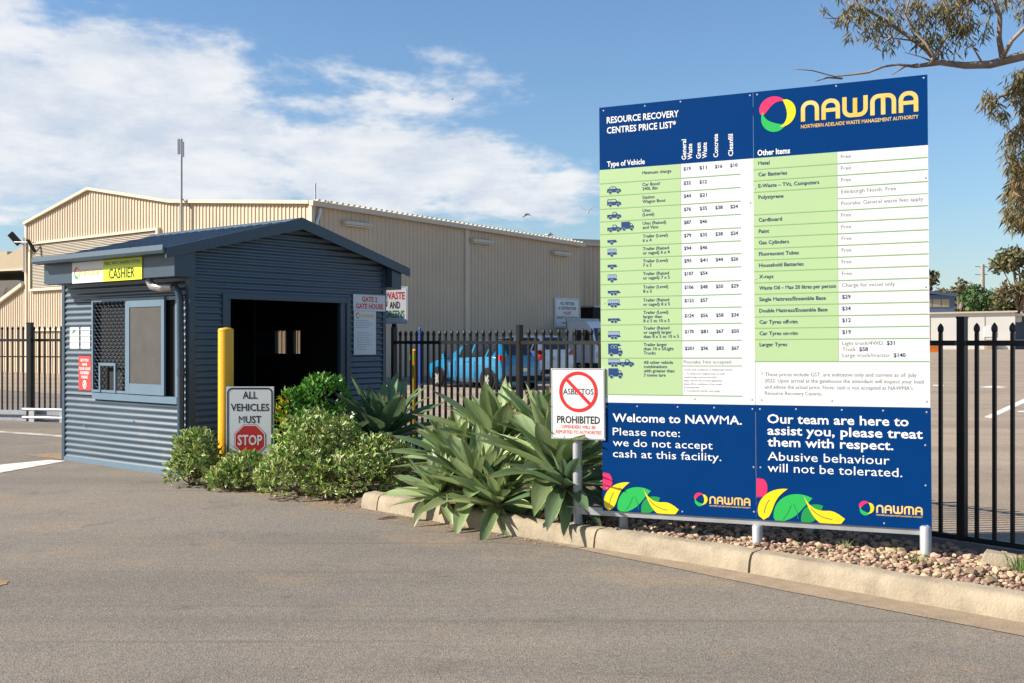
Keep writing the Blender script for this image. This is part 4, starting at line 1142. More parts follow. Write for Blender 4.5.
for i, lst in enumerate(ik):
    if not lst: continue
    mb = MB()
    for (kd, x, dz_) in lst:
        w = {'truck': 0.10, 'longtrailer': 0.105, 'longcage': 0.105}.get(kd, 0.105) * (1.15 if i >= 13 and kd == 'truck' else 1.0)
        icon(mb, kd, x + 0.012, rows[i + 1] + 0.026 + dz_, w * 1.08)
    mb.build('vehicle_icon', [M['ink_icon'], M['ink_cage'], M['sgn_green']], pl)
# right panel
RG = 1.214
rr = [2.955] + [2.955 - 0.0835 * k for k in (1, 2, 3, 5, 6, 7, 8, 9, 10, 11, 12, 13, 14, 15)]
GX0, GX1 = 1.182, 1.800
rr = [2.946 - 0.0838 * k for k in (0, 1, 2, 3, 5, 6, 7, 8, 9, 10, 11, 12, 13, 14, 15)] + [2.946 - 0.0838 * 15 - 0.168]
rr += []
items = ['Metal', 'Car Batteries', 'E-Waste – TVs, Computers', 'Polystyrene', 'Cardboard', 'Paint', 'Gas Cylinders', 'Fluorescent Tubes', 'Household Batteries', 'X-rays', 'Waste Oil – Max 20 litres per person', 'Single Mattress/Ensemble Base', 'Double Mattress/Ensemble Base', 'Car Tyres off-rim', 'Car Tyres on-rim', 'Larger Tyres']
zb_ = [2.946 - 0.0838 * k for k in (1, 2, 3, 5, 6, 7, 8, 9, 10, 11, 12, 13, 14, 15, 16)] + [2.946 - 0.0838 * 16 - 0.162]
zt_ = [2.946] + zb_[:-1]
mb = MB(); mb.rect(GX0 + 0.022, GX1, zb_[-1], HDR0, Y2, 0)
for z in zb_: mb.rect(GX0 + 0.022, BW1 - 0.006, z - 0.003, z + 0.003, Y3, 1)
mb.rect(GX1, BW1 - 0.006, 2.946 - 0.0838 * 4 - 0.002, 2.946 - 0.0838 * 4 + 0.002, Y3, 1)
mb.build('price_table', [M['sgn_green'], M['rule']], prt)
mb = LB()
text(mb, 'Other Items', 1.236, 2.964, 0.040, Y2, 0, bold=0.024, width=0.235)
vals = ['Free', 'Free', 'Free', None, 'Free', 'Free', 'Free', 'Free', 'Free', 'Free', 'Charge for vessel only', '$29', '$34', '$12', '$19', None]
wid = {'Waste Oil – Max 20 litres per person': 0.545, 'Single Mattress/Ensemble Base': 0.475, 'Double Mattress/Ensemble Base': 0.485}
for i, s in enumerate(items):
    zz = zt_[i] - 0.052 if i != 15 else zt_[i] - 0.050
    text(mb, s, 1.240, zz, 0.0265, Y3, 1, bold=0.016, width=wid.get(s))
    if vals[i]:
        d = vals[i].startswith('$')
        text(mb, vals[i], 1.826, zz + 0.004, 0.027, Y2, 1 if d else 2, bold=0.016 if d else -0.004)
text(mb, 'Edinburgh North: Free', 1.826, zt_[3] - 0.048, 0.027, Y2, 2, bold=-0.004, width=0.37); text(mb, 'Pooraka: General waste fees apply', 1.826, zt_[3] - 0.132, 0.027, Y2, 2, bold=-0.004, width=0.545)
for k, (a, b, xo) in enumerate((('Light truck/4WD:', '$31', 0.30), ('Truck:', '$58', 0.115), ('Large truck/tractor:', '$140', 0.345))):
    text(mb, a, 1.826, zt_[15] - 0.045 - k * 0.043, 0.027, Y2, 2, bold=-0.004, width=xo - 0.018); text(mb, b, 1.826 + xo, zt_[15] - 0.045 - k * 0.043, 0.027, Y2, 1, bold=0.016)
for k, s in enumerate(('* These prices include GST, are indicative only and current as of  July', '2022. Upon arrival at the gatehouse the attendant will inspect your load', "and advise the actual price. Note: cash is not accepted at NAWMA's", 'Resource Recovery Centres.')):
    text(mb, s, 1.25 if k == 0 else 1.275, 1.335 - k * 0.046, 0.027, Y2, 2, bold=-0.002, width=(1.07, 1.09, 1.02, 0.41)[k])
mb.build('lettering', [M['ink_white'], M['ink_navy'], M['ink_grey']], prt)
mb = MB(); logo(mb, 1.238, 3.186, 0.148, Y2, (0, 1, 2, 3, 3), sub=True, wd=1.10); mb.build('logo', [M['pink'], M['lyellow'], M['lgreen'], M['gold']], prt)
# lower panels
mb = LB()
text(mb, 'Welcome to NAWMA.', 0.100, 0.974, 0.062, Y2, 0, bold=0.015, width=1.005)
text(mb, 'Please note:', 0.100, 0.868, 0.058, Y2, 0, bold=0.0, width=0.535); text(mb, 'we do not accept', 0.100, 0.783, 0.058, Y2, 0, bold=0.0, width=0.785); text(mb, 'cash at this facility.', 0.100, 0.697, 0.058, Y2, 0, bold=0.0, width=0.85)
mb.build('lettering', M['ink_white'], ml)
mb = LB()
text(mb, 'Our team are here to', 1.292, 0.990, 0.064, Y2, 0, bold=0.016, width=0.975); text(mb, 'assist you, please treat', 1.292, 0.905, 0.064, Y2, 0, bold=0.016, width=1.066); text(mb, 'them with respect.', 1.292, 0.820, 0.064, Y2, 0, bold=0.016, width=0.873)
text(mb, 'Abusive behaviour', 1.292, 0.716, 0.062, Y2, 0, bold=0.0, width=0.847); text(mb, 'will not be tolerated.', 1.292, 0.632, 0.062, Y2, 0, bold=0.0, width=0.93)
mb.build('lettering', M['ink_white'], mr_)
def art(o, x0, s=1.0):
    b = Z0 + 0.002
    ps = lambda x, z: (x0 + x * s, b + z * s)
    mb = MB()
    pts = [p for p in disc(x0 + 0.028 * s, b + 0.235 * s, 0.052 * s, 22, 0.072 * s) if p[0] >= x0]
    pts = [(x0, b + 0.168 * s)] + sorted([p for p in pts], key=lambda p: p[1]) + [(x0, b + 0.303 * s)]
    mb.flat(pts, Y2 - 0.0010, 0)
    y1p, ax1 = leaf_shape(ps(0.050, 0.000), ps(0.225, 0.235), 0.110 * s, 0.105 * s, peak=0.30); mb.flat([(max(x0, p[0]), p[1]) for p in y1p], Y2 - 0.0016, 1)
    mb.stroke(ax1[2:8], 0.005 * s, Y2 - 0.0020, 4)
    g1, ax = leaf_shape(ps(0.135, -0.02), ps(0.40, 0.175), 0.085 * s, 0.155 * s, peak=0.45); mb.flat([(p[0], max(b, p[1])) for p in g1], Y2, 2)
    mb.stroke([ps(0.19, 0.01), ps(0.225, 0.06), ps(0.25, 0.12)], 0.004 * s, Y2 - 0.0012, 3); mb.stroke([ps(0.30, 0.02), ps(0.29, 0.07), ps(0.265, 0.13)], 0.004 * s, Y2 - 0.0012, 3)
    g2, ax = leaf_shape(ps(0.325, -0.02), ps(0.475, 0.125), 0.035 * s, 0.11 * s, peak=0.5); mb.flat([(p[0], max(b, p[1])) for p in g2], Y2 - 0.0004, 3)
    y2p, ax2 = leaf_shape(ps(0.335, 0.205), ps(0.625, 0.040), -0.150 * s, 0.118 * s, peak=0.74); mb.flat([(p[0], max(b + 0.001, p[1])) for p in y2p], Y2 - 0.0014, 1)
    mb.stroke(ax2[4:12], 0.005 * s, Y2 - 0.0020, 4)
    mb.build('leaf_artwork', [M['pink'], M['lyellow'], M['lgreen'], M['dgreen'], M['ink_navy']], o)
art(ml, BW0 + 0.008, 0.97); art(mr_, BS + 0.004, 1.0)
for o, x in ((ml, 0.735), (mr_, 1.925)):
    mb = MB(); logo(mb, x, 0.372, 0.058, Y2, (0, 1, 2, 3, 3), sub=True, wd=0.425); mb.build('logo', [M['pink'], M['lyellow'], M['lgreen'], M['gold']], o)
# screws
sc_me = MB(); sc_me.lathe([(0.007, 0.0), (0.007, 0.0012), (0.005, 0.0025), (0, 0.003)], n=8)
screw_me = sc_me.mesh('screw', M['galv'])
for o, pts in ((pl, [(0.045, 3.41), (0.38, 3.415), (0.66, 3.42), (1.185, 3.415), (0.05, 1.165), (0.75, 1.16), (1.18, 1.16), (1.18, 2.62), (0.04, 1.9)]), (prt, [(1.238, 3.415), (1.80, 3.42), (2.385, 3.415), (1.25, 1.16), (1.75, 1.16), (2.385, 1.165), (1.216, 2.72), (2.39, 2.72), (2.385, 1.96), (1.216, 2.05)]),
               (ml, [(0.05, 1.09), (0.30, 1.095), (0.62, 1.095), (0.9, 1.095), (1.185, 1.09), (0.05, 0.45), (1.19, 0.66), (0.08, 0.30), (0.65, 0.30), (1.19, 0.33)]), (mr_, [(1.24, 1.09), (1.5, 1.095), (1.82, 1.095), (2.1, 1.095), (2.385, 1.09), (1.24, 0.66), (2.375, 0.86), (2.375, 0.58), (1.24, 0.33), (1.78, 0.30), (2.1, 0.30), (2.385, 0.30)])):
    for (x, z) in pts:
        link('screw', screw_me, o, (x, Y1, z), (R(90), 0, 0))
# frame, posts
for z in (0.262, 1.10, 2.2, 3.3):
    mb = MB(); mb.box(-0.30 if z < 0.5 else 0.04, 2.40, 0.010, 0.055, z - 0.03, z + 0.03); mb.build('frame_rail', M['galv'], pb_)
for x, y, zt in ((0.150, 0.095, 3.40), (1.215, 0.03, 0.235), (2.372, 0.03, 0.300), (1.52, 0.45, 2.0)):
    mb = MB(); r = 0.038 if y < 0.05 else 0.036
    yy = -0.012 if y < 0.05 else y
    mb.lathe([(r, -0.06), (r, zt - 0.01), (r * 0.8, zt), (0, zt + 0.004)], c=(x, yy, 0), n=18)
    mb.build('post', M['galv'], pb_, angle=50)
mb = MB(); mb.tube([(1.215, 0.08, 2.3), (1.52, 0.45, 0.9)], 0.02, 8); mb.build('brace', M['galv'], pb_)
# asbestos sign on its own post at the left of the board
ab = thing('asbestos_sign', 'white asbestos prohibited sign with red circle left of the price board', 'sign', (0, 0, 0))
ab.matrix_world = pb_.matrix_world @ Matrix.Translation((-0.410, -0.012, 0.826))
aw, ah = 0.452, 0.563
mb = MB(); mb.box(0, aw, -0.002, 0.008, 0, ah); mb.build('plate', M['sgn_edge'], ab)
mb = MB(); mb.rect(0.003, aw - 0.003, 0.003, ah - 0.003, -0.0035, 0)
mb.stroke(rrect(0.008, aw - 0.008, 0.008, ah - 0.008, 0.01), 0.003, -0.0047, 1, True)
ccx, ccz = 0.231, 0.378
mb.stroke(disc(ccx, ccz, 0.148, 40), 0.026, -0.0062, 2, True); mb.stroke([(ccx - 0.105, ccz + 0.105), (ccx + 0.105, ccz - 0.105)], 0.026, -0.0060, 2)
text(mb, 'ASBESTOS', ccx, ccz - 0.022, 0.046, -0.0050, 1, bold=0.004, align='c', width=0.255)
text(mb, 'PROHIBITED', 0.230, 0.128, 0.056, -0.0048, 1, bold=0.02, align='c', width=0.36)
text(mb, 'OFFENDERS WILL BE', 0.230, 0.087, 0.025, -0.0048, 3, bold=0.024, align='c', width=0.285); text(mb, 'REPORTED TO AUTHORITIES', 0.230, 0.046, 0.025, -0.0048, 3, bold=0.024, align='c', width=0.385)
mb.build('face', [M['sgn_white'], M['ink_black'], M['ink_red'], M['ink_redfade']], ab)
mb = MB(); mb.lathe([(0.037, -0.80), (0.037, 0.40), (0, 0.402)], c=(0.20, 0.052, 0), n=16); mb.build('post', M['galv'], ab, angle=50)
for (x, z) in ((0.10, 0.17), (0.11, 0.02), (0.445, 0.21)):
    link('screw', screw_me, ab, (x, -0.0035, z), (R(90), 0, 0))

# ------------------------------------------------------------------ big cream shed
SH = Vector((-6.53, 34.3, 0.10))
sh = thing('warehouse', 'large cream ribbed steel warehouse with gabled roof behind the gatehouse', 'warehouse', SH, GA)
ev = 5.98
prof_top = [(0, 6.02), (7.884, 6.70), (13.65, 7.70), (18.94, 6.64)]
def ztop(y):
    for (a, za), (b, zb2) in zip(prof_top[:-1], prof_top[1:]):
        if a <= y <= b: return za + (zb2 - za) * (y - a) / (b - a)
    return prof_top[-1][1]
def ribbed(length, pitch, depth):
    p = []; n = int(length / pitch)
    for i in range(n):
        t = i * length / n; d = length / n
        p += [(t, 0), (t + d * 0.52, 0), (t + d * 0.60, depth), (t + d * 0.90, depth)]
    p.append((length, 0)); return p
mb = MB()
rp = ribbed(18.94, 0.20, 0.03)
for (ya, ha), (yb, hb) in zip(rp[:-1], rp[1:]):
    mb.quad((-ha, ya, 0), (-hb, yb, 0), (-hb, yb, ztop(yb)), (-ha, ya, ztop(ya)))
mb.build('gable_wall', M['shed'], sh)
mb = MB(); Ls = 15.3
rp = ribbed(Ls, 0.20, 0.024)
for (xa, ha), (xb, hb) in zip(rp[:-1], rp[1:]):
    zt1 = 6.05 - 0.26 * xa / Ls; zt2 = 6.05 - 0.26 * xb / Ls
    mb.quad((xa, -ha, 0.25), (xb, -hb, 0.25), (xb, -hb, zt2), (xa, -ha, zt1))
mb.build('side_wall', M['shed'], sh)
mb = MB(); mb.box(0.02, Ls, -0.06, 0.08, -0.05, 0.25); mb.build('plinth', M['edging'], sh)
mb = MB(); mb.box(Ls - 0.1, Ls + 0.02, 0.02, 18.9, 0, 5.7); mb.box(0.0, Ls, 18.85, 18.95, 0, 6.4); mb.build('rear_wall', M['shed'], sh)
mb = MB()
for (a, za), (b, zb2) in zip(prof_top[:-1], prof_top[1:]):
    mb.add([(-0.15, a, za + 0.05), (-0.15, b, zb2 + 0.05), (Ls + 0.1, b, zb2 - 0.21), (Ls + 0.1, a, za - 0.21)], ((0, 1, 2, 3),))
    mb.add([(-0.15, a, za + 0.01), (-0.15, b, zb2 + 0.01), (Ls + 0.1, b, zb2 - 0.25), (Ls + 0.1, a, za - 0.25)], ((3, 2, 1, 0),))
mb.build('roof', M['shed_roof'], sh)
for (a, za), (b, zb2) in zip(prof_top[:-1], prof_top[1:]):
    mb = MB(); mb.prism([(a, za + 0.085), (b, zb2 + 0.085), (b, zb2 - 0.03), (a, za - 0.03)], 'x', -0.16, -0.04); mb.build('barge_flashing', M['shed_trim'], sh)
mb = MB(); mb.add([(-0.15, -0.22, 5.92), (-0.15, -0.22, 6.08), (-0.15, -0.03, 6.10), (-0.15, -0.03, 5.92), (Ls + 0.1, -0.22, 5.66), (Ls + 0.1, -0.22, 5.82), (Ls + 0.1, -0.03, 5.84), (Ls + 0.1, -0.03, 5.66)], ((0, 1, 2, 3), (7, 6, 5, 4), (0, 4, 5, 1), (1, 5, 6, 2), (2, 6, 7, 3), (3, 7, 4, 0)))
mb.build('gutter', M['shed_trim'], sh)
# rolled edges of roof sheets above the gutter
mb = MB()
for i in range(60):
    x = 0.1 + i * (Ls - 0.2) / 59; z = 6.10 - 0.26 * x / Ls; mb.box(x, x + 0.09, -0.20, 0.4, z, z + 0.05)
mb.build('roof_ribs', M['shed_roof'], sh)
for y in (0.0, 18.86):
    mb = MB(); mb.box(-0.07, 0.07, y - 0.06, y + 0.10, 0, ztop(min(y, 18.9)) - 0.02); mb.build('corner_trim', M['shed_trim'], sh)
mb = MB(); mb.box(7.55, 7.75, -0.07, -0.001, 0.0, 5.80); mb.build('downpipe', M['shed_trim'], sh)
mb = MB(); mb.tube([(0.25, -0.12, 5.86), (0.22, -0.10, 5.65), (0.12, -0.09, 5.4), (0.10, -0.09, 5.1), (0.10, -0.09, 0.1)], 0.055, 8); mb.build('downpipe', M['sgn_edge'], sh, angle=50)
# louvred band on the gable
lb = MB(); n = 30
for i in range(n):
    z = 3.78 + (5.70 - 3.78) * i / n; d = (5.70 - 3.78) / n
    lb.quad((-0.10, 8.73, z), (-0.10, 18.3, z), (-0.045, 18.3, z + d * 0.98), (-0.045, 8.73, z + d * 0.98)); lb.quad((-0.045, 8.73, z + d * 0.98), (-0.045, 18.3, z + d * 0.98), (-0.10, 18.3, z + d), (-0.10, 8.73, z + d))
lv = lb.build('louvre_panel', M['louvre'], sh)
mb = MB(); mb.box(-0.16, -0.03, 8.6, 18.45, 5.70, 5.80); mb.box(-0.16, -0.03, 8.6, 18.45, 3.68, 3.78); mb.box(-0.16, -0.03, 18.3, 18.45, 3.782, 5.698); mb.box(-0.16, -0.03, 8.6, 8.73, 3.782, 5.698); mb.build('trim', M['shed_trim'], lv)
mb = MB(); mb.box(-0.13, -0.03, 0.15, 18.8, 1.95, 2.07); mb.build('sill_flashing', M['shed_trim'], sh)
for xl, zl in ((1.9, 5.50), (8.45, 5.40), (13.7, 5.28)):
    mb = MB(); mb.prism([(-0.03, zl + 0.10), (-0.22, zl + 0.05), (-0.24, zl - 0.06), (-0.03, zl - 0.08)], 'x', xl - 0.62, xl + 0.62)
    w_ = mb.build('wall_light', M['shed_trim'], sh)
    mb = MB(); mb.box(xl - 0.58, xl + 0.58, -0.21, -0.05, zl - 0.10, zl - 0.078); mb.build('lens', M['bulb'], w_)
# visitors sign on the shed side wall
def shpt(x, y, z): return SH + Vector((0.624 * x - 0.782 * y, 0.782 * x + 0.624 * y, z))
o = sign_root('visitor_sign', 'white visitors and contractors sign with red arrow on the warehouse side wall', 'sign', shpt(13.30, -0.06, 2.10), GA)
vw, vh = 1.80, 1.27
mb = MB(); mb.box(0, vw, -0.02, 0.03, 0, vh); mb.build('board', M['sgn_white'], o)
mb = MB(); mb.stroke(rrect(0.05, vw - 0.05, 0.05, vh - 0.05, 0.05), 0.03, -0.024, 2, True)
text(mb, 'ALL VISITORS', vw / 2, 0.98, 0.13, -0.024, 0, bold=0.02, align='c', width=1.05); text(mb, '& CONTRACTORS', vw / 2, 0.77, 0.13, -0.024, 0, bold=0.02, align='c', width=1.3); text(mb, 'MUST', vw / 2, 0.56, 0.13, -0.024, 1, bold=0.03, align='c', width=0.6)
text(mb, 'REPORT TO RECEPTION', vw / 2, 0.37, 0.11, -0.024, 0, bold=0.02, align='c', width=1.55)
mb.flat([(0.5, 0.17), (0.95, 0.17), (0.95, 0.11), (1.3, 0.20), (0.95, 0.29), (0.95, 0.23), (0.5, 0.23)], -0.024, 1)
mb.build('lettering', [M['ink_black'], M['ink_red'], M['ink_cage']], o)
# second taller cream building behind the end of the shed
b2 = thing('rear_warehouse', 'cream warehouse just beyond the far end of the large shed', 'warehouse', at(572, 341, 50.5) * Vector((1, 1, 0)) if False else Vector(((574 - 512) / F_ * 51, 51.0, G(51))), R(20))
mb = MB(); rp = ribbed(9.0, 0.22, 0.03)
for (xa, ha), (xb, hb) in zip(rp[:-1], rp[1:]): mb.quad((xa, -ha, 0), (xb, -hb, 0), (xb, -hb, 6.15), (xa, -ha, 6.15))
mb.box(0.0, 9.0, 0.03, 9, 0, 6.14); mb.build('wall', M['shed'], b2)
mb = MB(); mb.box(-0.2, 9.2, -0.2, 9.2, 6.16, 6.30); mb.build('roof', M['shed_roof'], b2)
mb = MB(); mb.box(-0.15, 9.15, -0.21, -0.08, 6.0, 6.155); mb.build('fascia', M['shed_trim'], b2)
# antenna mast and whip pole
o = thing('antenna_mast', 'tall grey antenna mast with panel aerials above the shed roof', 'antenna', shpt(-0.30, 6.85, 6.60))
mb = MB(); mb.tube([(0, 0, -3.2), (0, 0, 2.30)], 0.045, 8); mb.build('mast', M['galv'], o, angle=50)
for x, z in ((-0.05, 1.72), (0.09, 1.62)):
    mb = MB(); mb.box(x - 0.04, x + 0.04, -0.16, -0.08, z, z + 0.55); mb.build('aerial', M['rail_grey'], o)
mb = MB(); mb.tube([(0.0, 0.02, 0.15), (0.95, 0.4, -1.0)], 0.022, 6); mb.build('stay', M['galv'], o)
o = thing('whip_antenna', 'thin pale whip pole on the front corner of the shed roof', 'antenna', shpt(0.3, 0.2, 6.1))
mb = MB(); mb.tube([(0, 0, -0.3), (0, 0, 0.62)], 0.032, 8); mb.build('mast', M['sgn_edge'], o, angle=50); mb = MB(); mb.box(-0.06, 0.06, -0.06, 0.06, -0.05, 0.03); mb.build('base', M['galv'], o)

# floodlight on the left corner of the shed
o = thing('floodlight', 'dark floodlight on an arm at the left corner of the shed', 'floodlight', shpt(-0.1, 18.9, 5.75), R(0))
mb = MB(); mb.tube([(0, 0, 0), (-0.15, -0.6, 0.05), (0.9, -0.9, 0.0)], 0.03, 6); mb.tube([(0, -0.05, -1.2), (0, -0.05, 0.3)], 0.04, 6); mb.build('arm', M['galv'], o)
mb = MB(); mb.box(-0.30, 0.30, -0.06, 0.06, -0.13, 0.13, mx=Matrix.Translation((-0.25, -0.35, 0.22)) @ Matrix.Rotation(R(48), 4, 'Y')); mb.build('lamp_head', M['black_plastic'], o)
mb = MB(); mb.box(-0.30, 0.30, -0.05, 0.05, -0.06, 0.06, mx=Matrix.Translation((0.75, -0.95, -0.15)) @ Matrix.Rotation(R(60), 4, 'Y')); mb.build('lamp_head', M['black_plastic'], o)
# low skillion left of the shed
o = thing('lean_to', 'low cream ribbed lean-to with sloping roof at the far left', 'shed', shpt(0, 18.98, 0), GA)
mb = MB(); rp = ribbed(7.0, 0.20, 0.03)
def zl(y): return 3.98 - 0.33 * y
for (ya, ha), (yb, hb) in zip(rp[:-1], rp[1:]): mb.quad((-ha, ya, 0), (-hb, yb, 0), (-hb, yb, zl(yb)), (-ha, ya, zl(ya)))
mb.build('wall', M['shed'], o)
mb = MB(); mb.prism([(0.02, zl(0) + 0.10), (7.1, zl(7.1) + 0.10), (7.1, zl(7.1) - 0.06), (0.02, zl(0) - 0.06)], 'x', -0.2, -0.05); mb.build('barge_flashing', M['shed_trim'], o)
mb = MB(); mb.add([(-0.1, 0.02, zl(0) + 0.07), (-0.1, 7.1, zl(7.1) + 0.07), (8, 7.1, zl(7.1) + 0.07), (8, 0.02, zl(0) + 0.07)], ((0, 1, 2, 3),)); mb.build('roof', M['shed_roof'], o)
# tan industrial building further left
Yb = 62.0
o = thing('factory_building', 'tan factory with grey stepped parapet beyond the lean-to at far left', 'building', (at(26, 341, Yb).x, Yb, G(Yb)), R(-24))
H_ = lambda py: CAM_H - (py - 341) / F_ * Yb - G(Yb)
mb = MB(); mb.box(-14, 1.8, 0, 10, 0, H_(283)); mb.build('wall', M['wall_grey'], o)
mb = MB(); mb.box(-14, -1.45, -0.08, 9, H_(269), H_(250)); mb.prism([(-1.43, H_(269)), (1.8, H_(268)), (1.8, H_(241)), (0.2, H_(244)), (-1.43, H_(254))], 'y', -0.12, 9); mb.build('upper_wall', M['wall_tan'], o)
mb = MB(); mb.box(-1.5, 0.6, 1.0, 6, H_(269), H_(243.5)); mb.build('plant_room', M['wall_grey'], o)
mb = MB(); mb.box(-14, 1.9, -0.25, -0.14, H_(270), H_(268)); mb.build('band', M['shed_trim'], o)
o = thing('canopy_roof', 'low white canopy roof in front of the tan factory', 'canopy', (at(0, 341, 56).x, 56, G(56)), R(8))
H5 = lambda py: CAM_H - (py - 341) / F_ * 56 - G(56)
mb = MB(); mb.prism([(-9, H5(294)), (0.1, H5(280)), (0.9, H5(279.5)), (1.2, H5(283)), (1.2, H5(330)), (-9, H5(330))], 'y', 0, 3); mb.build('cover', M['shed_trim'], o)
mb = MB(); mb.prism([(0.15, H5(293)), (0.3, H5(287)), (0.36, H5(287)), (0.24, H5(294))], 'y', -0.1, -0.01); mb.build('strut', M['galv'], o)
for x in (-8, 0.6):
    mb = MB(); mb.box(x - 0.1, x + 0.1, 1.4, 1.6, -0.1, H5(330)); mb.build('leg', M['galv'], o)

# waste and greens sign on its post behind the gatehouse corner
Yw = 16.0
wp = at(382.0, 323.3, Yw)
o = thing('waste_sign', 'white waste and greens sign on a black post behind the gatehouse', 'sign', wp, R(-8))
ww, wh = 0.40, 0.565
mb = MB(); mb.box(0, ww, -0.004, 0.004, 0, wh); mb.build('plate', M['sgn_white'], o)
mb = MB(); mb.stroke(rrect(0.015, ww - 0.015, 0.015, wh - 0.015, 0.02), 0.008, -0.0055, 3, True)
text(mb, 'WASTE', ww / 2, 0.375, 0.105, -0.0055, 0, bold=0.02, align='c', width=0.31); text(mb, 'AND', ww / 2, 0.235, 0.10, -0.0055, 1, bold=0.02, align='c', width=0.165); text(mb, 'GREENS', ww / 2, 0.095, 0.105, -0.0055, 2, bold=0.02, align='c', width=0.30)
mb.build('lettering', [M['ink_red'], M['ink_black'], M['ink_green'], M['ink_cage']], o)
mb = MB(); mb.box(0.15, 0.22, 0.006, 0.07, -1.9, 0.3); mb.build('post', M['fence'], o)
lp = gpt(3.22, 0.10, 2.17)
o = thing('security_lamp', 'small black security lamp under the right eave of the gatehouse', 'lamp', lp, GA)
mb = MB(); mb.box(-0.12, 0.02, -0.03, 0.03, -0.14, -0.02); mb.build('bracket', M['black_plastic'], o); mb = MB(); mb.lathe([(0, -0.09), (0.035, -0.07), (0.045, 0.0), (0.03, 0.07), (0.015, 0.16)], c=(0.05, 0, 0), n=10); mb.build('lamp_head', M['silver'], o, smooth=True)

# ------------------------------------------------------------------ vehicles
def wheel(root, x, y, r, w, side):
    side = -side
    mb = MB(); prof = [(r * 0.62, -w / 2), (r * 0.92, -w / 2), (r, -w * 0.35), (r, w * 0.35), (r * 0.92, w / 2), (r * 0.62, w / 2)]
    mb.lathe(prof, n=20)
    t = mb.build('wheel', M['tyre'], root, angle=60); t.location = (x, y, r); t.rotation_euler = (R(90), 0, 0)
    m2 = MB()
    z = -side * w * 0.44
    m2.lathe([(r * 0.63, z), (r * 0.58, z - side * 0.01), (r * 0.10, z + side * 0.015)], n=20, mi=1)
    for k in range(6):
        a = k * math.pi / 3; ca, sa = math.cos(a), math.sin(a); q = 0.045
        zz = z - side * 0.02
        m2.add([(r * 0.1 * ca - q * sa, r * 0.1 * sa + q * ca, zz), (r * 0.1 * ca + q * sa, r * 0.1 * sa - q * ca, zz), (r * 0.62 * ca + q * 0.7 * sa, r * 0.62 * sa - q * 0.7 * ca, zz), (r * 0.62 * ca - q * 0.7 * sa, r * 0.62 * sa + q * 0.7 * ca, zz)], ((0, 1, 2, 3),), 0)
    m2.lathe([(r * 0.16, z - side * 0.03), (0.0, z - side * 0.035)], n=12, mi=0)
    m2.build('rim', [M['rim'], M['black_plastic']], t)
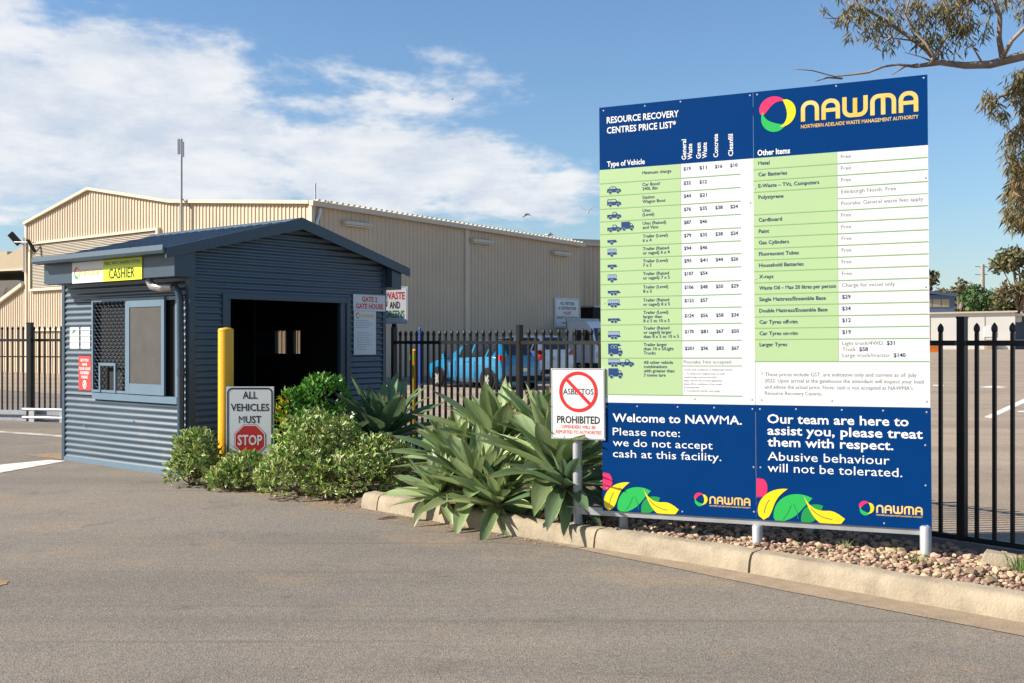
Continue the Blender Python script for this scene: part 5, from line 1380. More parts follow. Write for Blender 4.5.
def car(name, label, loc, rz, paint, st, belt, wheels, r, tail_z, plate_z, hatch, L_, group=None, wmax=0.84):
    """st: stations front->rear (x, ztop, wtop) ; x forward is +x with rear at 0"""
    root = thing(name, label, 'car', loc, rz, group)
    secs = []
    for (x, zb, zt, wt, wb) in st:
        secs.append([(x, 0, 0.20), (x, wb * 0.82, 0.20), (x, wb * 0.96, 0.34), (x, wb, 0.58), (x, wb * 0.985, zb), (x, wt, zt - 0.05), (x, wt * 0.86, zt), (x, 0, zt + 0.02)])
    body = MB(); gls = []
    for s in (1, -1):
        for i in range(len(secs) - 1):
            for q in range(7):
                a, b, c, d = secs[i][q], secs[i + 1][q], secs[i + 1][q + 1], secs[i][q + 1]
                f = [(p[0], p[1] * s, p[2]) for p in (a, b, c, d)]
                if s < 0: f = f[::-1]
                body.quad(*f)
                if q == 4 and st[i][2] - st[i][1] > 0.28 and st[i + 1][2] - st[i + 1][1] > 0.28:
                    def lerp(p, q2, t): return tuple(p[k] + (q2[k] - p[k]) * t for k in range(3))
                    A_, B_, C_, D_ = [Vector(v) for v in f]
                    cen = (A_ + B_ + C_ + D_) / 4; nr = (B_ - A_).cross(C_ - A_).normalized()
                    if nr.y * s < 0: nr = -nr
                    gl = [cen + (v - cen) * 0.88 + nr * 0.006 for v in (A_, B_, C_, D_)]
                    m = MB(); m.quad(*gl); gls.append(m)
        for sec in (secs[0], secs[-1]):
            body.add([(p[0], p[1] * s, p[2]) for p in sec], (tuple(range(8)),))
    bo = body.build('body', paint, root, angle=50)
    bv = bo.modifiers.new('bevel', 'BEVEL'); bv.width = 0.05; bv.segments = 3; bv.limit_method = 'ANGLE'; bv.angle_limit = R(22)
    # dark sills and arches
    for m in gls: m.build('side_window', M['glass'], root)
    # rear and front screens lie on the roof-to-deck slopes
    for (i, nm) in hatch:
        a, b = secs[i], secs[i + 1]
        q = 6
        P_ = [Vector(a[6]), Vector(b[6]), Vector((b[6][0], -b[6][1], b[6][2])), Vector((a[6][0], -a[6][1], a[6][2]))]
        cen = sum(P_, Vector()) / 4; nr = (P_[1] - P_[0]).cross(P_[2] - P_[0]).normalized()
        if nr.z < 0: nr = -nr
        m = MB(); m.quad(*[cen + Vector(((v.x - cen.x) * 0.9, (v.y - cen.y) * 0.96, (v.z - cen.z) * 0.9)) + nr * 0.03 for v in P_]); m.build(nm, M['glass'], root)
    for (x, y) in wheels:
        for s in (1, -1):
            m = MB(); m.flat(disc(x, r + 0.02, r + 0.075, 22), 0); o2 = m.build('wheel_arch', M['black_plastic'], root); o2.location = (0, s * (wmax + 0.004), 0)
            wheel(root, x, s * (wmax - 0.05), r, 0.19, -s)
    for s in (1, -1):
        m = MB(); m.prism([(s * 0.62, tail_z + 0.02), (s * 0.80, tail_z + 0.03), (s * 0.80, tail_z + 0.18), (s * 0.68, tail_z + 0.15)], 'x', -0.035, 0.04); m.build('tail_light', M['tail'], root)
        m = MB(); m.prism([(0.04, tail_z + 0.03), (0.16, tail_z + 0.10), (0.14, tail_z + 0.18), (0.04, tail_z + 0.20)], 'y', s * 0.80, s * (wmax + 0.008)); m.build('tail_light', M['tail'], root)
        m = MB(); m.prism([(2.55, 0.95), (2.7, 0.93), (2.7, 1.06), (2.58, 1.08)], 'y', s * (wmax + 0.01), s * (wmax + 0.17)); m.build('mirror', paint, root)
        m = MB(); m.box(1.55, 1.72, s * (wmax + 0.005) - 0.012, s * (wmax + 0.005) + 0.012, 0.83, 0.86); m.build('door_handle', paint, root)
        for xd in (1.25, 2.2):
            m = MB(); m.box(xd, xd + 0.012, s * (wmax - 0.002) - 0.004, s * (wmax - 0.002) + 0.004, 0.32, 0.86); m.build('door_seam', M['black_plastic'], root)
    m = MB(); m.box(-0.045, -0.02, -0.19, 0.19, plate_z, plate_z + 0.11); m.build('number_plate', M['plate'], root)
    m = MB(); m.box(-0.06, 0.10, -0.78, 0.78, 0.26, 0.42); m.build('bumper', M['black_plastic'], root)
    return root
hatch_st = [(3.78, 0.62, 0.66, 0.55, 0.66), (3.62, 0.76, 0.80, 0.62, 0.78), (3.2, 0.86, 0.92, 0.66, 0.84), (2.75, 0.92, 1.00, 0.64, 0.84), (2.1, 0.93, 1.42, 0.58, 0.84), (1.5, 0.94, 1.50, 0.57, 0.84), (0.75, 0.97, 1.47, 0.55, 0.84), (0.42, 1.0, 1.40, 0.53, 0.84), (0.08, 0.98, 1.03, 0.60, 0.82), (0.0, 0.62, 0.70, 0.66, 0.78)]
bc = Vector(((493 - 512) / F_ * 31.4, 31.2, G(31.4)))
bl_dir = Vector((-0.66, 0.75))
bang = math.atan2(bl_dir.y, bl_dir.x)
side_n = Vector((math.cos(bang + math.pi / 2), math.sin(bang + math.pi / 2), 0))   # car's left
car('parked_car', 'bright blue hatchback parked nose-in to the shed wall behind the fence', bc - side_n * 0.80 + Vector((0.27, 0, 0)), bang, M['carblue'], hatch_st, 0.9, ((0.62, 0), (3.05, 0)), 0.29, 0.86, 0.55, ((3, 'windscreen'), (7, 'rear_window')), 3.8, 'cars parked behind the fence')
suv_st = [(4.3, 0.72, 0.78, 0.6, 0.72), (4.1, 0.92, 0.97, 0.66, 0.84), (3.3, 1.02, 1.08, 0.68, 0.86), (2.8, 1.04, 1.55, 0.62, 0.86), (1.6, 1.05, 1.66, 0.6, 0.86), (0.5, 1.06, 1.63, 0.58, 0.86), (0.30, 1.06, 1.58, 0.57, 0.86), (0.05, 1.04, 1.10, 0.66, 0.85), (0.0, 0.6, 0.7, 0.7, 0.8)]
wc = Vector(((541 - 512) / F_ * 37.5, 37.5, G(37.5)))
car('parked_car', 'white wagon seen from behind, parked right of the blue hatchback', wc - side_n * 0.82, bang, M['carwhite'], suv_st, 1.0, ((0.75, 0), (3.4, 0)), 0.33, 0.92, 0.78, ((2, 'windscreen'), (6, 'rear_window')), 4.3, 'cars parked behind the fence', wmax=0.86)
# white truck partly behind the board
tk = thing('parked_truck', 'white light truck parked beyond the white wagon beside the price board', 'truck', ground_at(584, 44.5), R(-52))
mb = MB(); mb.prism([(0, 0.5), (1.7, 0.5), (1.75, 1.15), (1.45, 1.95), (1.2, 2.2), (0, 2.2)], 'y', -0.95, 0.95); mb.build('cab', M['carwhite'], tk, angle=35)
mb = MB(); mb.quad((1.745, -0.85, 1.22), (1.745, 0.85, 1.22), (1.475, 0.8, 1.92), (1.475, -0.8, 1.92)); mb.build('windscreen', M['glass'], tk)
for s in (1, -1):
    mb = MB(); mb.quad((0.35, s * 0.955, 1.25), (1.5, s * 0.955, 1.25), (1.3, s * 0.955, 1.85), (0.35, s * 0.955, 1.85)); mb.build('side_window', M['glass'], tk)
    mb = MB(); mb.box(1.5, 1.6, s * 1.15 - 0.1, s * 1.15 + 0.1, 1.3, 1.75); mb.build('mirror', M['black_plastic'], tk)
mb = MB(); mb.box(-3.6, -0.05, -1.0, 1.0, 0.75, 0.90); mb.box(-3.6, -0.05, -1.0, -0.94, 0.9, 1.3); mb.box(-3.6, -0.05, 0.94, 1.0, 0.9, 1.3); mb.box(-0.12, -0.06, -0.93, 0.93, 0.9, 2.35); mb.build('tray', M['galv'], tk)
for x in (0.9, -2.6):
    for s in (1, -1): wheel(tk, x, s * 0.82, 0.38, 0.22, -s)
for s in (1, -1):
    mb = MB(); mb.box(1.70, 1.775, s * 0.72 - 0.14, s * 0.72 + 0.14, 0.75, 0.95); mb.build('headlight', M['bulb'], tk)
o = thing('skip_bin', 'dark skip bin with open top beyond the truck at the shed end', 'bin', ground_at(581.5, 48.4), R(-30))
mb = MB(); mb.prism([(-0.75, 0.1), (0.75, 0.1), (0.9, 2.9), (-0.9, 2.9)], 'y', -0.6, 0.6); mb.build('body', M['black_plastic'], o); mb = MB(); mb.box(-0.95, 0.95, -0.65, 0.65, 2.90, 2.98); mb.build('rim', M['galv'], o)

# ------------------------------------------------------------------ background at the right
Yr = 120.0
HB = lambda py, Y: CAM_H - (py - 341) / F_ * Y
def far_box(name, label, px0, px1, py0, Y, depth, m, cat='building', rz=0.0):
    p = at(px0, 341, Y); o = thing(name, label, cat, (p.x, Y, G(Y)), rz)
    return o, (px1 - px0) / F_ * Y, HB(py0, Y) - G(Y)
o, w_, h_ = far_box('white_warehouse', 'long low white warehouse wall across the yard at right', 925, 1008, 312.5, Yr, 10, None, 'warehouse', R(-14))
mb = MB(); mb.prism([(-14, 0), (w_, 0), (w_, h_), (w_ - 4, h_ + 0.02), (-14, h_ - 0.35)], 'y', 0, 12); mb.build('wall', M['wall_white'], o)
mb = MB(); mb.prism([(-14, h_ - 0.34), (w_ + 0.2, h_ + 0.02), (w_ + 0.2, h_ + 0.2), (-14, h_ - 0.16)], 'y', -0.25, 12.2); mb.build('roof', M['shed_trim'], o)
for x in (0.5, 3.5, 6.3):
    mb = MB(); mb.box(x, x + 0.06, -0.03, -0.001, 0, h_ - 0.4); mb.build('panel_joint', M['wall_grey'], o)
mb = MB(); mb.box(6.25, 7.55, -0.06, -0.002, 1.4, 2.6); mb.build('poster', M['sgn_white'], o)
mb = MB(); mb.box(6.4, 7.5, -0.5, -0.08, 0.0, 1.1); mb.build('bench_box', M['kerb'], o)
def apx(px, Y, x0px): return (px - x0px) / F_ * Y
o2 = thing('warning_sign', 'small yellow and red warning sign on the white warehouse wall', 'sign', (at(1001, 341, Yr - 0.2).x, Yr - 0.2, HB(332, Yr)), 0)
mb = MB(); mb.box(0, 0.62, -0.05, 0.02, 0.35, 1.1); mb.build('yellow_plate', M['lyellow'], o2); mb = MB(); mb.box(0.02, 0.60, -0.05, 0.02, 0.12, 0.30); mb.build('red_plate', M['ink_red'], o2)
o2 = thing('hose_reel', 'red hose reel mounted low on the white warehouse wall', 'hose reel', (at(947, 341, Yr - 0.3).x, Yr - 0.3, HB(336, Yr)), 0)
mb = MB(); mb.tube([(0, -0.15, 0.3), (0, 0.15, 0.3)], 0.36, 14); mb.build('drum', M['ink_red'], o2, angle=50); mb = MB(); mb.box(-0.1, 0.55, 0.1, 0.28, -0.2, 0.05); mb.build('bracket', M['galv'], o2)
o2 = thing('barrier_block', 'low orange barrier on the yard before the white warehouse', 'barrier', (at(931, 341, 100).x, 100, G(100)), 0)
mb = MB(); mb.prism([(-1.2, 0), (0.75, 0), (0.62, 0.8), (-1.2, 0.8)], 'y', -0.2, 0.2); mb.build('shell', M['orange'], o2); mb = MB(); mb.box(-1.3, 0.85, -0.3, 0.3, -0.02, 0.06); mb.build('foot', M['orange'], o2)
o, w_, h_ = far_box('open_shed', 'pale open-fronted shed with dark bay at the right edge', 1008, 1060, 313, 118, 10, None, 'shed')
mb = MB(); mb.box(0, w_, 3, 3.2, 0, h_ - 0.3); mb.box(w_ - 0.2, w_, 0, 3, 0, h_ - 0.3); mb.build('wall', M['bluegrey'], o)
mb = MB(); mb.box(0.02, w_, -0.2, 3.2, h_ - 0.28, h_); mb.build('roof', M['wall_white'], o)
mb = MB(); mb.prism([(0.1, h_ - 0.29), (1.8, h_ - 0.29), (1.8, h_ - 0.9), (1.3, h_ - 1.0)], 'y', 0.5, 0.7); mb.build('brace_panel', M['wall_white'], o)
mb = MB(); mb.box(0.05, w_ - 0.2, 0.2, 0.3, 0.9, 1.1); mb.build('barrier_rail', M['galv'], o)
Yo = 150.0
o, w_, h_ = far_box('blue_building', 'blue grey building with brown window band beyond the white warehouse', 905, 957, 291, Yo, 12, None, 'building')
mb = MB(); mb.box(0, w_ - 0.3, 0, 12, 0, h_ - 0.5); mb.build('wall', M['bluegrey'], o)
mb = MB(); mb.prism([(-1, h_ + 0.6), (w_, h_ - 0.35), (w_, h_ - 0.75), (-1, h_ + 0.2)], 'y', -0.4, 12.2); mb.build('roof', M['bluegrey'], o)
for k in range(5):
    x = w_ - 7.2 + k * 1.25; mb = MB(); mb.box(x, x + 1.1, -0.05, 0.02, h_ - 2.2, h_ - 1.1); mb.build('window', M['wall_tan'], o)
mb = MB(); mb.box(-1, w_ + 0.3, -2.2, -0.05, h_ - 3.4, h_ - 3.15); mb.build('awning', M['wall_white'], o)
# power pole far away
o = thing('power_pole', 'pale concrete power pole above the distant trees', 'power pole', ground_at(982.5, 260), 0)
mb = MB(); mb.tube([(0, 0, 0), (0, 0, HB(264, 260) - G(260))], [0.75, 0.5], 8); mb.build('shaft', M['edging'], o, angle=50)
for zz in (HB(266, 260), HB(274, 260)):
    mb = MB(); mb.box(-1.9, 1.2, -0.1, 0.1, zz - 0.12 - G(260), zz + 0.06 - G(260)); mb.build('cross_arm', M['edging'], o)

# ------------------------------------------------------------------ plants
def rnd_dir():
    while True:
        v = Vector((random.uniform(-1, 1), random.uniform(-1, 1), random.uniform(-1, 1)))
        if 0.05 < v.length < 1: return v.normalized()
def leaf_quad(mb, p, d, nrm, l, w, mi=0, edge=None):
    """a folded leaf: base p, along d, about nrm"""
    s = d.cross(nrm)
    if s.length < 1e-3: s = d.orthogonal()
    s.normalize(); n = s.cross(d).normalized()
    m = p + d * l * 0.5 - n * l * 0.06; t = p + d * l - n * l * 0.16
    a = m + s * w * 0.5 + n * w * 0.18; b = m - s * w * 0.5 + n * w * 0.18
    if edge is None:
        mb.add((p, a, t, b, m), ((0, 1, 4), (1, 2, 4), (0, 4, 3), (4, 2, 3)), mi)
    else:
        a2 = m + s * w * 0.30 + n * w * 0.11; b2 = m - s * w * 0.30 + n * w * 0.11; t2 = p + d * l * 0.82 - n * l * 0.11
        mb.add((p, a2, t2, b2), ((0, 1, 2, 3),), mi)
        mb.add((p, a, t, a2, t2), ((0, 1, 3), (1, 2, 4, 3)), edge); mb.add((p, b2, b, t, t2), ((0, 1, 2), (1, 4, 3, 2)), edge)
def shrub(name, label, loc, lobes, n, mats, l=(0.032, 0.080), asp=0.55, cat='shrub', edge=True, flower=None, seed=1):
    random.seed(seed)
    root = thing(name, label, cat, loc)
    mb = MB()
    tot = sum(a[1][0] * a[1][2] for a in lobes)
    for (c, r) in lobes:
        k = int(n * r[0] * r[2] / tot)
        for i in range(k):
            d = rnd_dir()
            if d.z < -0.45: d.z = -d.z
            bump = 1 + 0.16 * mnoise.noise(Vector((d.x * 2.6 + c[0] * 9, d.y * 2.6, d.z * 2.6 + seed))) + 0.10 * mnoise.noise(Vector((d.x * 8, d.y * 8 + seed, d.z * 8)))
            dep = 1 - 0.30 * random.random() ** 1.8
            p = Vector((c[0] + d.x * r[0] * bump * dep, c[1] + d.y * r[1] * bump * dep, c[2] + d.z * r[2] * bump * dep))
            if p.z < -0.02: continue
            hole = mnoise.noise(Vector((p.x * 7 + seed, p.y * 7, p.z * 7)))
            if hole > 0.26: continue
            out = Vector((d.x / r[0], d.y / r[1], d.z / r[2])).normalized()
            dd = (out * 0.75 + rnd_dir() * 0.75 + Vector((0, 0, 0.35))).normalized()
            ln = random.uniform(*l)
            mi = 0
            if flower and random.random() < flower(p): mi = 2
            leaf_quad(mb, p, dd, out, ln, ln * asp, mi if mi else 0, (1 if edge and mi == 0 and random.random() < 0.75 else None))
    stuff(mb.build('foliage', mats, root))
    st = MB()
    for (c, r) in lobes:
        for k in range(9):
            d = rnd_dir(); d.z = abs(d.z) * 0.9 + 0.15; d.normalize()
            q = Vector((c[0] + d.x * r[0] * 0.85, c[1] + d.y * r[1] * 0.85, max(0.05, c[2] + d.z * r[2] * 0.85)))
            b = Vector((c[0] * 0.9 + random.uniform(-0.04, 0.04), c[1] * 0.9, -0.02)); m_ = b.lerp(q, 0.5) + rnd_dir() * 0.04
            st.tube([b, m_, q], [0.010, 0.007, 0.003], 5)
    st.build('stem', M['twig'], root)
    return root
vm = [M['varieg'], M['varieg_edge'], M['litter']]
shrub('variegated_shrub', 'small rounded variegated shrub between the gatehouse wall and the yellow bollard', (-3.52, 11.65, 0.01), [((0.02, 0, 0.30), (0.25, 0.25, 0.32)), ((0.0, -0.05, 0.13), (0.30, 0.27, 0.20))], 2000, vm, seed=11, flower=lambda p: 0.06)
shrub('variegated_shrub', 'lowest variegated shrub in front of the stop sign', (-2.90, 11.28, 0.01), [((0.03, 0, 0.17), (0.28, 0.25, 0.22)), ((-0.16, -0.02, 0.10), (0.2, 0.2, 0.15))], 1500, vm, seed=12, flower=lambda p: 0.04)
shrub('variegated_shrub', 'large mounded variegated shrub right of the stop sign by the kerb', (-2.02, 10.98, 0.03), [((0.0, 0.05, 0.36), (0.50, 0.42, 0.46)), ((0.66, -0.15, 0.30), (0.36, 0.34, 0.28)), ((0.44, -0.42, 0.16), (0.46, 0.30, 0.28)), ((-0.16, -0.2, 0.18), (0.44, 0.36, 0.34))], 7500, vm, seed=13, flower=lambda p: 0.05)
shrub('bright_shrub', 'bright green shrub with yellow flowers before the gatehouse doorway', (-2.20, 11.85, 0.03), [((0.08, 0, 0.92), (0.28, 0.24, 0.27)), ((-0.27, -0.05, 0.74), (0.17, 0.2, 0.28)), ((0.0, 0, 0.45), (0.34, 0.26, 0.38))], 2600, [M['bright'], M['bright'], M['flower']], l=(0.05, 0.095), asp=0.42, edge=False,
      flower=lambda p: 0.55 if p.x < -0.30 and p.z < 0.93 else 0.0, seed=14)
random.seed(21)
# agaves: every leaf is a part of its rosette; leaf shapes shared
def agave_leaf_mesh(L_, w, droop, mats, seed, fold=0.22, twist=0.0):
    rn = random.Random(seed); n = 9; mb = MB()
    rowsv = []
    for i in range(n + 1):
        t = i / n
        ang = -droop * (t ** 1.6) * 1.35
        # integrate the midrib
        if i == 0: x = z = 0.0
        else:
            x += L_ / n * math.cos(ang); z += L_ / n * math.sin(ang)
        wd = w * (0.42 + 0.58 * math.sin(math.pi * min(1, t * 0.95 + 0.05)) ** 0.8) if t < 0.5 else w * max(0.015, (math.sin(math.pi * (0.5 + (t - 0.5) * 1.0)) ** 0.78))
        if t < 0.5: wd = w * (0.45 + 0.55 * math.sin(math.pi * t) ** 1.1)
        f = fold * (1 - 0.6 * t)
        row = []
        for q in (-1, -0.93, -0.45, 0, 0.45, 0.93, 1):
            yy = q * wd / 2; zz = abs(q) ** 1.5 * wd * f
            tw = twist * t
            row.append((x - math.sin(ang) * zz * 0.5, yy * math.cos(tw), z + math.cos(ang) * zz + yy * math.sin(tw)))
        rowsv.append(row)
    for i in range(n):
        for q in range(6):
            mb.quad(rowsv[i][q], rowsv[i + 1][q], rowsv[i + 1][q + 1], rowsv[i][q + 1], 1 if q in (0, 5) else 0)
    me = mb.mesh('leaf', mats, smooth=True)
    return me
am = [M['agave'], M['agave_edge']]; ad_ = [M['agave_dark'], M['agave_dark']]; dm = [M['agave_dead'], M['agave_dead']]
lib = {}
for key, mats in (('g', am), ('d', ad_), ('x', dm)):
    lib[key] = [agave_leaf_mesh(1.0, w, dr, mats, k, fo, tw) for k, (w, dr, fo, tw) in enumerate(((0.225, 0.06, 0.32, 0.2), (0.245, 0.18, 0.30, -0.3), (0.22, 0.32, 0.30, 0.35), (0.21, -0.08, 0.36, -0.15), (0.23, 0.75, 0.28, -0.5)))]
def agave(label, p, n, L_, key, stem_h, seed, tilt=(0, 0), dead=0, lo=-25, hi=84):
    rn = random.Random(seed)
    root = thing('agave_plant', label, 'agave', p, 0, 'agave plants in the garden bed')
    st = MB(); st.tube([(0, 0, -0.05), (0.01, 0.01, stem_h * 0.5), (0, 0, stem_h + 0.05)], [0.06, 0.055, 0.05], 9); st.build('stem', M['agave_dead'], root, smooth=True)
    T = Matrix.Rotation(tilt[0], 4, 'X') @ Matrix.Rotation(tilt[1], 4, 'Y')
    for i in range(n):
        t = i / (n - 1)
        pitch = R(lo + (hi - lo) * t ** 0.55 + rn.uniform(-7, 7)); yaw = i * 2.39996 + rn.uniform(-0.25, 0.25)
        l = L_ * (0.80 + 0.35 * math.sin(math.pi * min(1, 0.15 + t * 0.9))) * rn.uniform(0.85, 1.12) * (1 - 0.28 * t * t)
        v = lib[key][(1, 4, 2, 1, 0, 2)[i % 6] if t < 0.25 else ((0, 1, 2, 1)[i % 4] if t < 0.6 else (0, 3, 0, 1)[i % 4])]
        mx = Matrix.Translation((0, 0, stem_h + 0.02 * t)) @ T @ Matrix.Rotation(yaw, 4, 'Z') @ Matrix.Rotation(-pitch, 4, 'Y') @ Matrix.Translation((0.025, 0, 0)) @ Matrix.Rotation(rn.uniform(-0.15, 0.15), 4, 'X') @ Matrix.Diagonal((l, l * rn.uniform(0.88, 1.12), l, 1))
        o = link('leaf', v, root); o.matrix_local = mx
    for i in range(dead):
        yaw = rn.uniform(0, 6.28); l = L_ * rn.uniform(0.5, 0.8)
        mx = Matrix.Translation((0, 0, stem_h * rn.uniform(0.4, 0.9))) @ Matrix.Rotation(yaw, 4, 'Z') @ Matrix.Rotation(R(rn.uniform(30, 70)), 4, 'Y') @ Matrix.Diagonal((l, l * 0.6, l, 1))
        o = link('dead_leaf', lib['x'][(2, 4, 1)[i % 3]], root); o.matrix_local = mx
        o['label'] = 'dried brown hanging leaf'
    return root
agave('largest agave with broad upright leaves just left of the asbestos sign', kf(-5.98, 6.53, 0.10), 64, 0.70, 'g', 0.36, 31, (0.06, -0.08), 14, lo=-26, hi=88)
agave('low agave spilling over the kerb left of the largest agave', kf(-6.74, 6.34, 0.10), 64, 0.60, 'g', 0.16, 32, (0.20, -0.12), 12, lo=-30, hi=86)
agave('tall agave rising behind the two front agaves before the fence', kf(-7.15, 6.95, 0.10), 54, 0.70, 'g', 0.46, 33, (0, -0.05), 4, lo=-20)
agave('agave at the left end of the clump above the kerb', kf(-7.45, 6.72, 0.10), 50, 0.58, 'g', 0.30, 34, (0.08, -0.1), 3, lo=-20)
agave('pale agave rosette behind the clump against the grey fence post', kf(-6.80, 7.30, 0.10), 50, 0.72, 'g', 0.48, 35, (0, 0), 2, lo=-10)
agave('dark blue green agave at the right corner of the gatehouse', kf(-9.62, 7.50, 0.10), 50, 0.84, 'd', 0.34, 36, (0.05, 0.05), 3, lo=-22)
agave('small dark agave between the bright shrub and the variegated mound', kf(-9.80, 6.98, 0.06), 20, 0.58, 'd', 0.30, 37, (0.1, 0.0), 0, lo=5)
agave('small agave pup leaning over the road edge at the left of the clump', kf(-7.08, 6.18, 0.10), 40, 0.46, 'g', 0.10, 39, (0.25, -0.25), 6, lo=-22, hi=80)
agave('small agave pup low between the two front agaves', kf(-6.36, 6.20, 0.10), 40, 0.46, 'g', 0.10, 40, (0.3, 0.0), 10, lo=-30, hi=80)
agave('drooping agave with hanging dried leaves right against the asbestos sign post', kf(-5.72, 6.33, 0.10), 34, 0.50, 'd', 0.30, 42, (0.0, 0.15), 14, lo=-58, hi=60)
# long leaf reaching in front of the board and a fallen dry leaf
o = link('fallen_leaf', lib['x'][1], None, kf(-7.45, 5.98, 0.012), (R(8), R(0), R(200)), (0.22, 0.15, 0.2)); tag(o, 'single dried brown leaf lying on the asphalt by the kerb', 'leaf')
agave('half hidden agave offset in the shade left of the board posts', kf(-5.72, 6.95, 0.10), 12, 0.42, 'd', 0.12, 38, (0, 0.2), 3, lo=-12, hi=70)

# eucalyptus overhanging from the right
def euc_leaves(mb, c, r, n, size=(0.06, 0.12), wfrac=0.16):
    for i in range(n):
        d = rnd_dir(); p = Vector(c) + Vector((d.x * r[0], d.y * r[1], d.z * r[2])) * (random.random() ** 0.45)
        dd = (Vector((0, 0, -0.9)) + rnd_dir() * 0.75).normalized(); l = random.uniform(*size); s = dd.cross(rnd_dir()).normalized() * l * wfrac * 0.5
        m = p + dd * l * 0.45
        mb.add((p, m + s, p + dd * l, m - s), ((0, 1, 2, 3),))
random.seed(5)
Yt = 9.6
def tp(px, py, Y=Yt): return at(px, py, Y)
base = Vector((6.6, 9.9, 0))
et = thing('eucalyptus_tree', 'eucalyptus with bare pale limb overhanging the top right of the price board', 'tree', base)
def P_(v): return Vector(v) - base
mb = MB(); mb.tube([(0, 0, -0.1), (0.05, 0, 1.0), (0.0, -0.05, 2.4), (-0.12, -0.1, 3.7), (-0.25, 0, 5.0), (-0.1, 0.1, 6.6)], [0.26, 0.22, 0.19, 0.15, 0.10, 0.05], 12); mb.build('trunk', M['bark'], et, smooth=True)
limbs = [
    ([(1180, 96), (1110, 58), (1060, 48), (1024, 55), (990, 64), (965, 65), (940, 62), (915, 66)], [0.10, 0.075, 0.055, 0.043, 0.037, 0.032, 0.026, 0.016], 0),
    ([(1003, 60), (999, 38), (1000, 18), (992, -8), (985, -30)], [0.030, 0.025, 0.022, 0.02, 0.015], 0.05),
    ([(1003, 56), (1012, 40), (1026, 26), (1048, 8)], [0.022, 0.018, 0.018, 0.014], -0.1),
    ([(938, 62), (925, 48), (912, 38), (900, 30), (882, 18), (862, 6), (845, -6)], [0.024, 0.021, 0.02, 0.018, 0.015, 0.012, 0.01], 0.1),
    ([(930, 63), (942, 44), (950, 30), (948, 10), (938, -10)], [0.018, 0.014, 0.012, 0.011, 0.009], -0.08),
    ([(934, 56), (925, 42), (912, 28), (905, 14), (910, -4)], [0.016, 0.012, 0.011, 0.009, 0.008], -0.2),
    ([(915, 66), (898, 64), (884, 66), (868, 72), (852, 74), (835, 76), (812, 70), (790, 68)], [0.016, 0.010, 0.010, 0.010, 0.009, 0.006, 0.005, 0.003], 0.05),
    ([(918, 64), (905, 66), (892, 74)], [0.012, 0.008, 0.005], -0.05),
    ([(842, 78), (828, 77), (815, 81)], [0.010, 0.008, 0.003], 0.08),
    ([(982, 62), (975, 50), (968, 42)], [0.010, 0.007, 0.003], -0.1),
    ([(912, 40), (896, 38), (880, 36), (868, 32)], [0.009, 0.006, 0.005, 0.003], 0.15),
    ([(895, 27), (880, 24), (860, 16), (830, 18), (822, 17)], [0.008, 0.006, 0.006, 0.004, 0.003], 0.0),
    ([(930, 60), (920, 56), (905, 52)], [0.008, 0.005, 0.003], -0.1)]
main = None
for i, (pts, rad, off) in enumerate(limbs):
    mb = MB(); q = [P_(tp(px, py, Yt + off + (0.05 * math.sin(k * 1.7 + i)))) for k, (px, py) in enumerate(pts)]
    mb.tube(q, rad, 8); o = mb.build('limb' if i < 2 else 'branch', M['bark'], et, smooth=True)
fo = MB()
for (px, py, rx, rz, n) in ((840, 8, 26, 12, 150), (862, 20, 24, 16, 190), (880, 8, 26, 14, 150), (892, 34, 16, 12, 110), (908, 10, 22, 16, 150), (930, 22, 20, 22, 260), (950, 30, 22, 24, 330), (962, 12, 20, 18, 210), (975, 28, 14, 16, 110), (935, 2, 26, 10, 140), (1010, 6, 24, 9, 130), (1035, 10, 20, 14, 120), (870, 36, 10, 8, 40), (920, -14, 60, 14, 260), (1000, -16, 50, 12, 200)):
    for k in range(max(1, n // 7)):                     # small sprays of leaves
        d = rnd_dir(); c = P_(tp(px + d.x * rx, py + d.z * rz, Yt + d.y * 0.22)); euc_leaves(fo, c, (0.055, 0.055, 0.07), 8, (0.06, 0.115))
# hanging crown at the right edge, nearer the trunk
for (px, py, rx, rz, n) in ((1034, 92, 22, 20, 330), (1024, 80, 14, 9, 120), (1028, 150, 22, 28, 480), (1022, 202, 16, 24, 400), (1026, 178, 16, 20, 240), (1050, 110, 26, 60, 300), (992, 104, 7, 8, 40), (990, 98, 5, 5, 20), (1002, 112, 5, 6, 20), (1055, 190, 30, 50, 300)):
    for k in range(max(1, n // 3)):
        d = rnd_dir(); c = P_(tp(px + d.x * rx, py + d.z * rz, Yt + 0.5 + d.y * 0.35)); euc_leaves(fo, c, (0.065, 0.065, 0.085), 9, (0.06, 0.125))
stuff(fo.build('foliage', M['euc'], et))
mb = MB()
for pts in ([(1100, 60), (1070, 80), (1045, 100), (1033, 150), (1030, 200)], [(1045, 95), (1020, 90), (1000, 96), (988, 106)]):
    mb.tube([P_(tp(px, py, Yt + 0.5)) for px, py in pts], [0.03, 0.02, 0.014, 0.008, 0.005][:len(pts)], 6)
mb.build('branch', M['bark'], et, smooth=True)

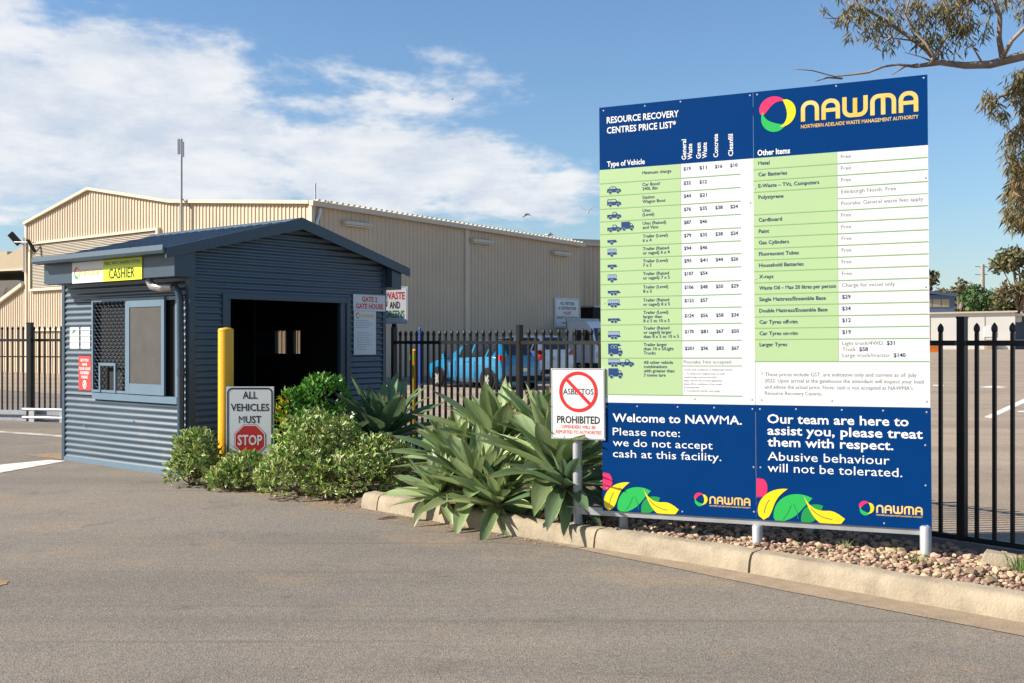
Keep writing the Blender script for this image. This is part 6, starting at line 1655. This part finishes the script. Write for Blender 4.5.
def far_tree(label, px, py_top, Y, wpx, hpx, m, seed, trunk_h=0.35, n=900, group='trees beyond the white warehouse', leaf=(0.35, 0.8), clumps=9):
    random.seed(seed)
    b = ground_at(px, Y); top = HB(py_top, Y) - b.z
    root = thing('background_tree', label, 'tree', b, 0, group)
    rw = wpx / F_ * Y / 2; rh = hpx / F_ * Y / 2; cz_ = top - rh
    mb = MB(); tpts = [(0, 0, -0.1), (0.1 * rw, 0, cz_ * 0.5), (0, 0, cz_ + rh * 0.4)]
    r0 = max(0.18, rw * 0.07); mb.tube(tpts, [r0, r0 * 0.8, r0 * 0.3], 8)
    cl_ = []
    for k in range(clumps):
        d = rnd_dir(); c = Vector((d.x * rw * 0.72, d.y * rw * 0.6, cz_ + d.z * rh * 0.68)); cl_.append(c)
        mb.tube([(0, 0, cz_ * 0.55), Vector((0, 0, cz_ * 0.55)).lerp(c, 0.5) + Vector((0, 0, 0.1 * rh)), c], [r0 * 0.5, r0 * 0.32, r0 * 0.1], 5)
    mb.build('trunk', M['bark_far'], root, smooth=True)
    fo = MB()
    for c in cl_:
        rr_ = random.uniform(0.30, 0.48)
        for i in range(n // clumps):
            d = rnd_dir(); rad = (0.55 + 0.45 * random.random()) * (1 + 0.25 * mnoise.noise(d * 2.5 + c))
            p = c + Vector((d.x * rw * rr_, d.y * rw * rr_, d.z * rh * rr_ * 0.85)) * rad
            l = random.uniform(*leaf); dd = rnd_dir(); s = dd.cross(rnd_dir()).normalized() * l * 0.3
            m_ = p + dd * l * 0.5
            fo.add((p, m_ + s, p + dd * l, m_ - s), ((0, 1, 2, 3),))
    stuff(fo.build('crown', m, root))
    return root
far_tree('olive eucalypt tree right of the blue grey building', 957, 277, 170, 36, 50, M['euc_far'], 41, n=2200, clumps=14)
far_tree('round bright green tree in the middle of the distant row', 984, 281, 165, 46, 46, M['green_far'], 42, leaf=(0.35, 0.8), n=2600, clumps=14)
far_tree('brownish eucalypt tree left of the tall trunk', 1003, 288, 155, 34, 44, M['euc_far'], 43, n=2200, clumps=12)
far_tree('tall tiered eucalypt with bare trunk at the right edge', 1019, 246, 140, 66, 66, M['euc_far'], 44, n=3400, clumps=13)
far_tree('dark eucalypt crown half hidden behind the price board edge', 927, 262, 160, 26, 36, M['euc_far'], 45, n=1500)
far_tree('dense low tree at the far right of the distant row', 1036, 272, 150, 48, 64, M['euc_far'], 46, n=2400)
far_tree('sparse olive tree behind the blue grey building', 942, 288, 190, 40, 40, M['euc_far'], 47, n=1500)

# gulls
def gull(label, p, span, rz, flap, m='gull'):
    o = thing('flying_gull', label, 'bird', p, rz, 'gulls flying above the shed')
    mb = MB(); mb.tube([(-0.2, 0, 0), (-0.1, 0, 0.0), (0.05, 0, 0.01), (0.17, 0, 0.03), (0.23, 0, 0.025)], [0.015, 0.05, 0.065, 0.035, 0.008], 8); mb.build('body', M[m], o, smooth=True)
    for s in (1, -1):
        mb = MB(); e = [(0.08, 0, 0.03), (0.10, s * span * 0.25, 0.03 + flap * 0.6), (0.02, s * span * 0.5, 0.03 + flap)], [(-0.07, 0, 0.03), (-0.05, s * span * 0.25, 0.02 + flap * 0.6), (-0.03, s * span * 0.5, 0.025 + flap)]
        a, b = e; mb.quad(a[0], a[1], b[1], b[0]); mb.quad(a[1], a[2], b[2], b[1])
        mb.quad(*[(v[0], v[1], v[2] - 0.012) for v in (b[0], b[1], a[1], a[0])]); mb.quad(*[(v[0], v[1], v[2] - 0.012) for v in (b[1], b[2], a[2], a[1])])
        mb.build('wing', M['gull_grey' if m == 'gull_grey' else m], o)
    return o
gull('dark gull gliding left of the two above the shed roof', at(527, 214, 60), 0.9, R(40), -0.15, 'gull_grey')
gull('white gull with raised wings just left of the price board', at(588, 212, 60), 0.85, R(75), 0.32)
gull('tiny white gull high in the clouds', at(452, 99, 130), 1.0, R(20), 0.1)
gull('white gull skimming the shed roof edge', at(549, 234.5, 50), 0.7, R(10), 0.05)
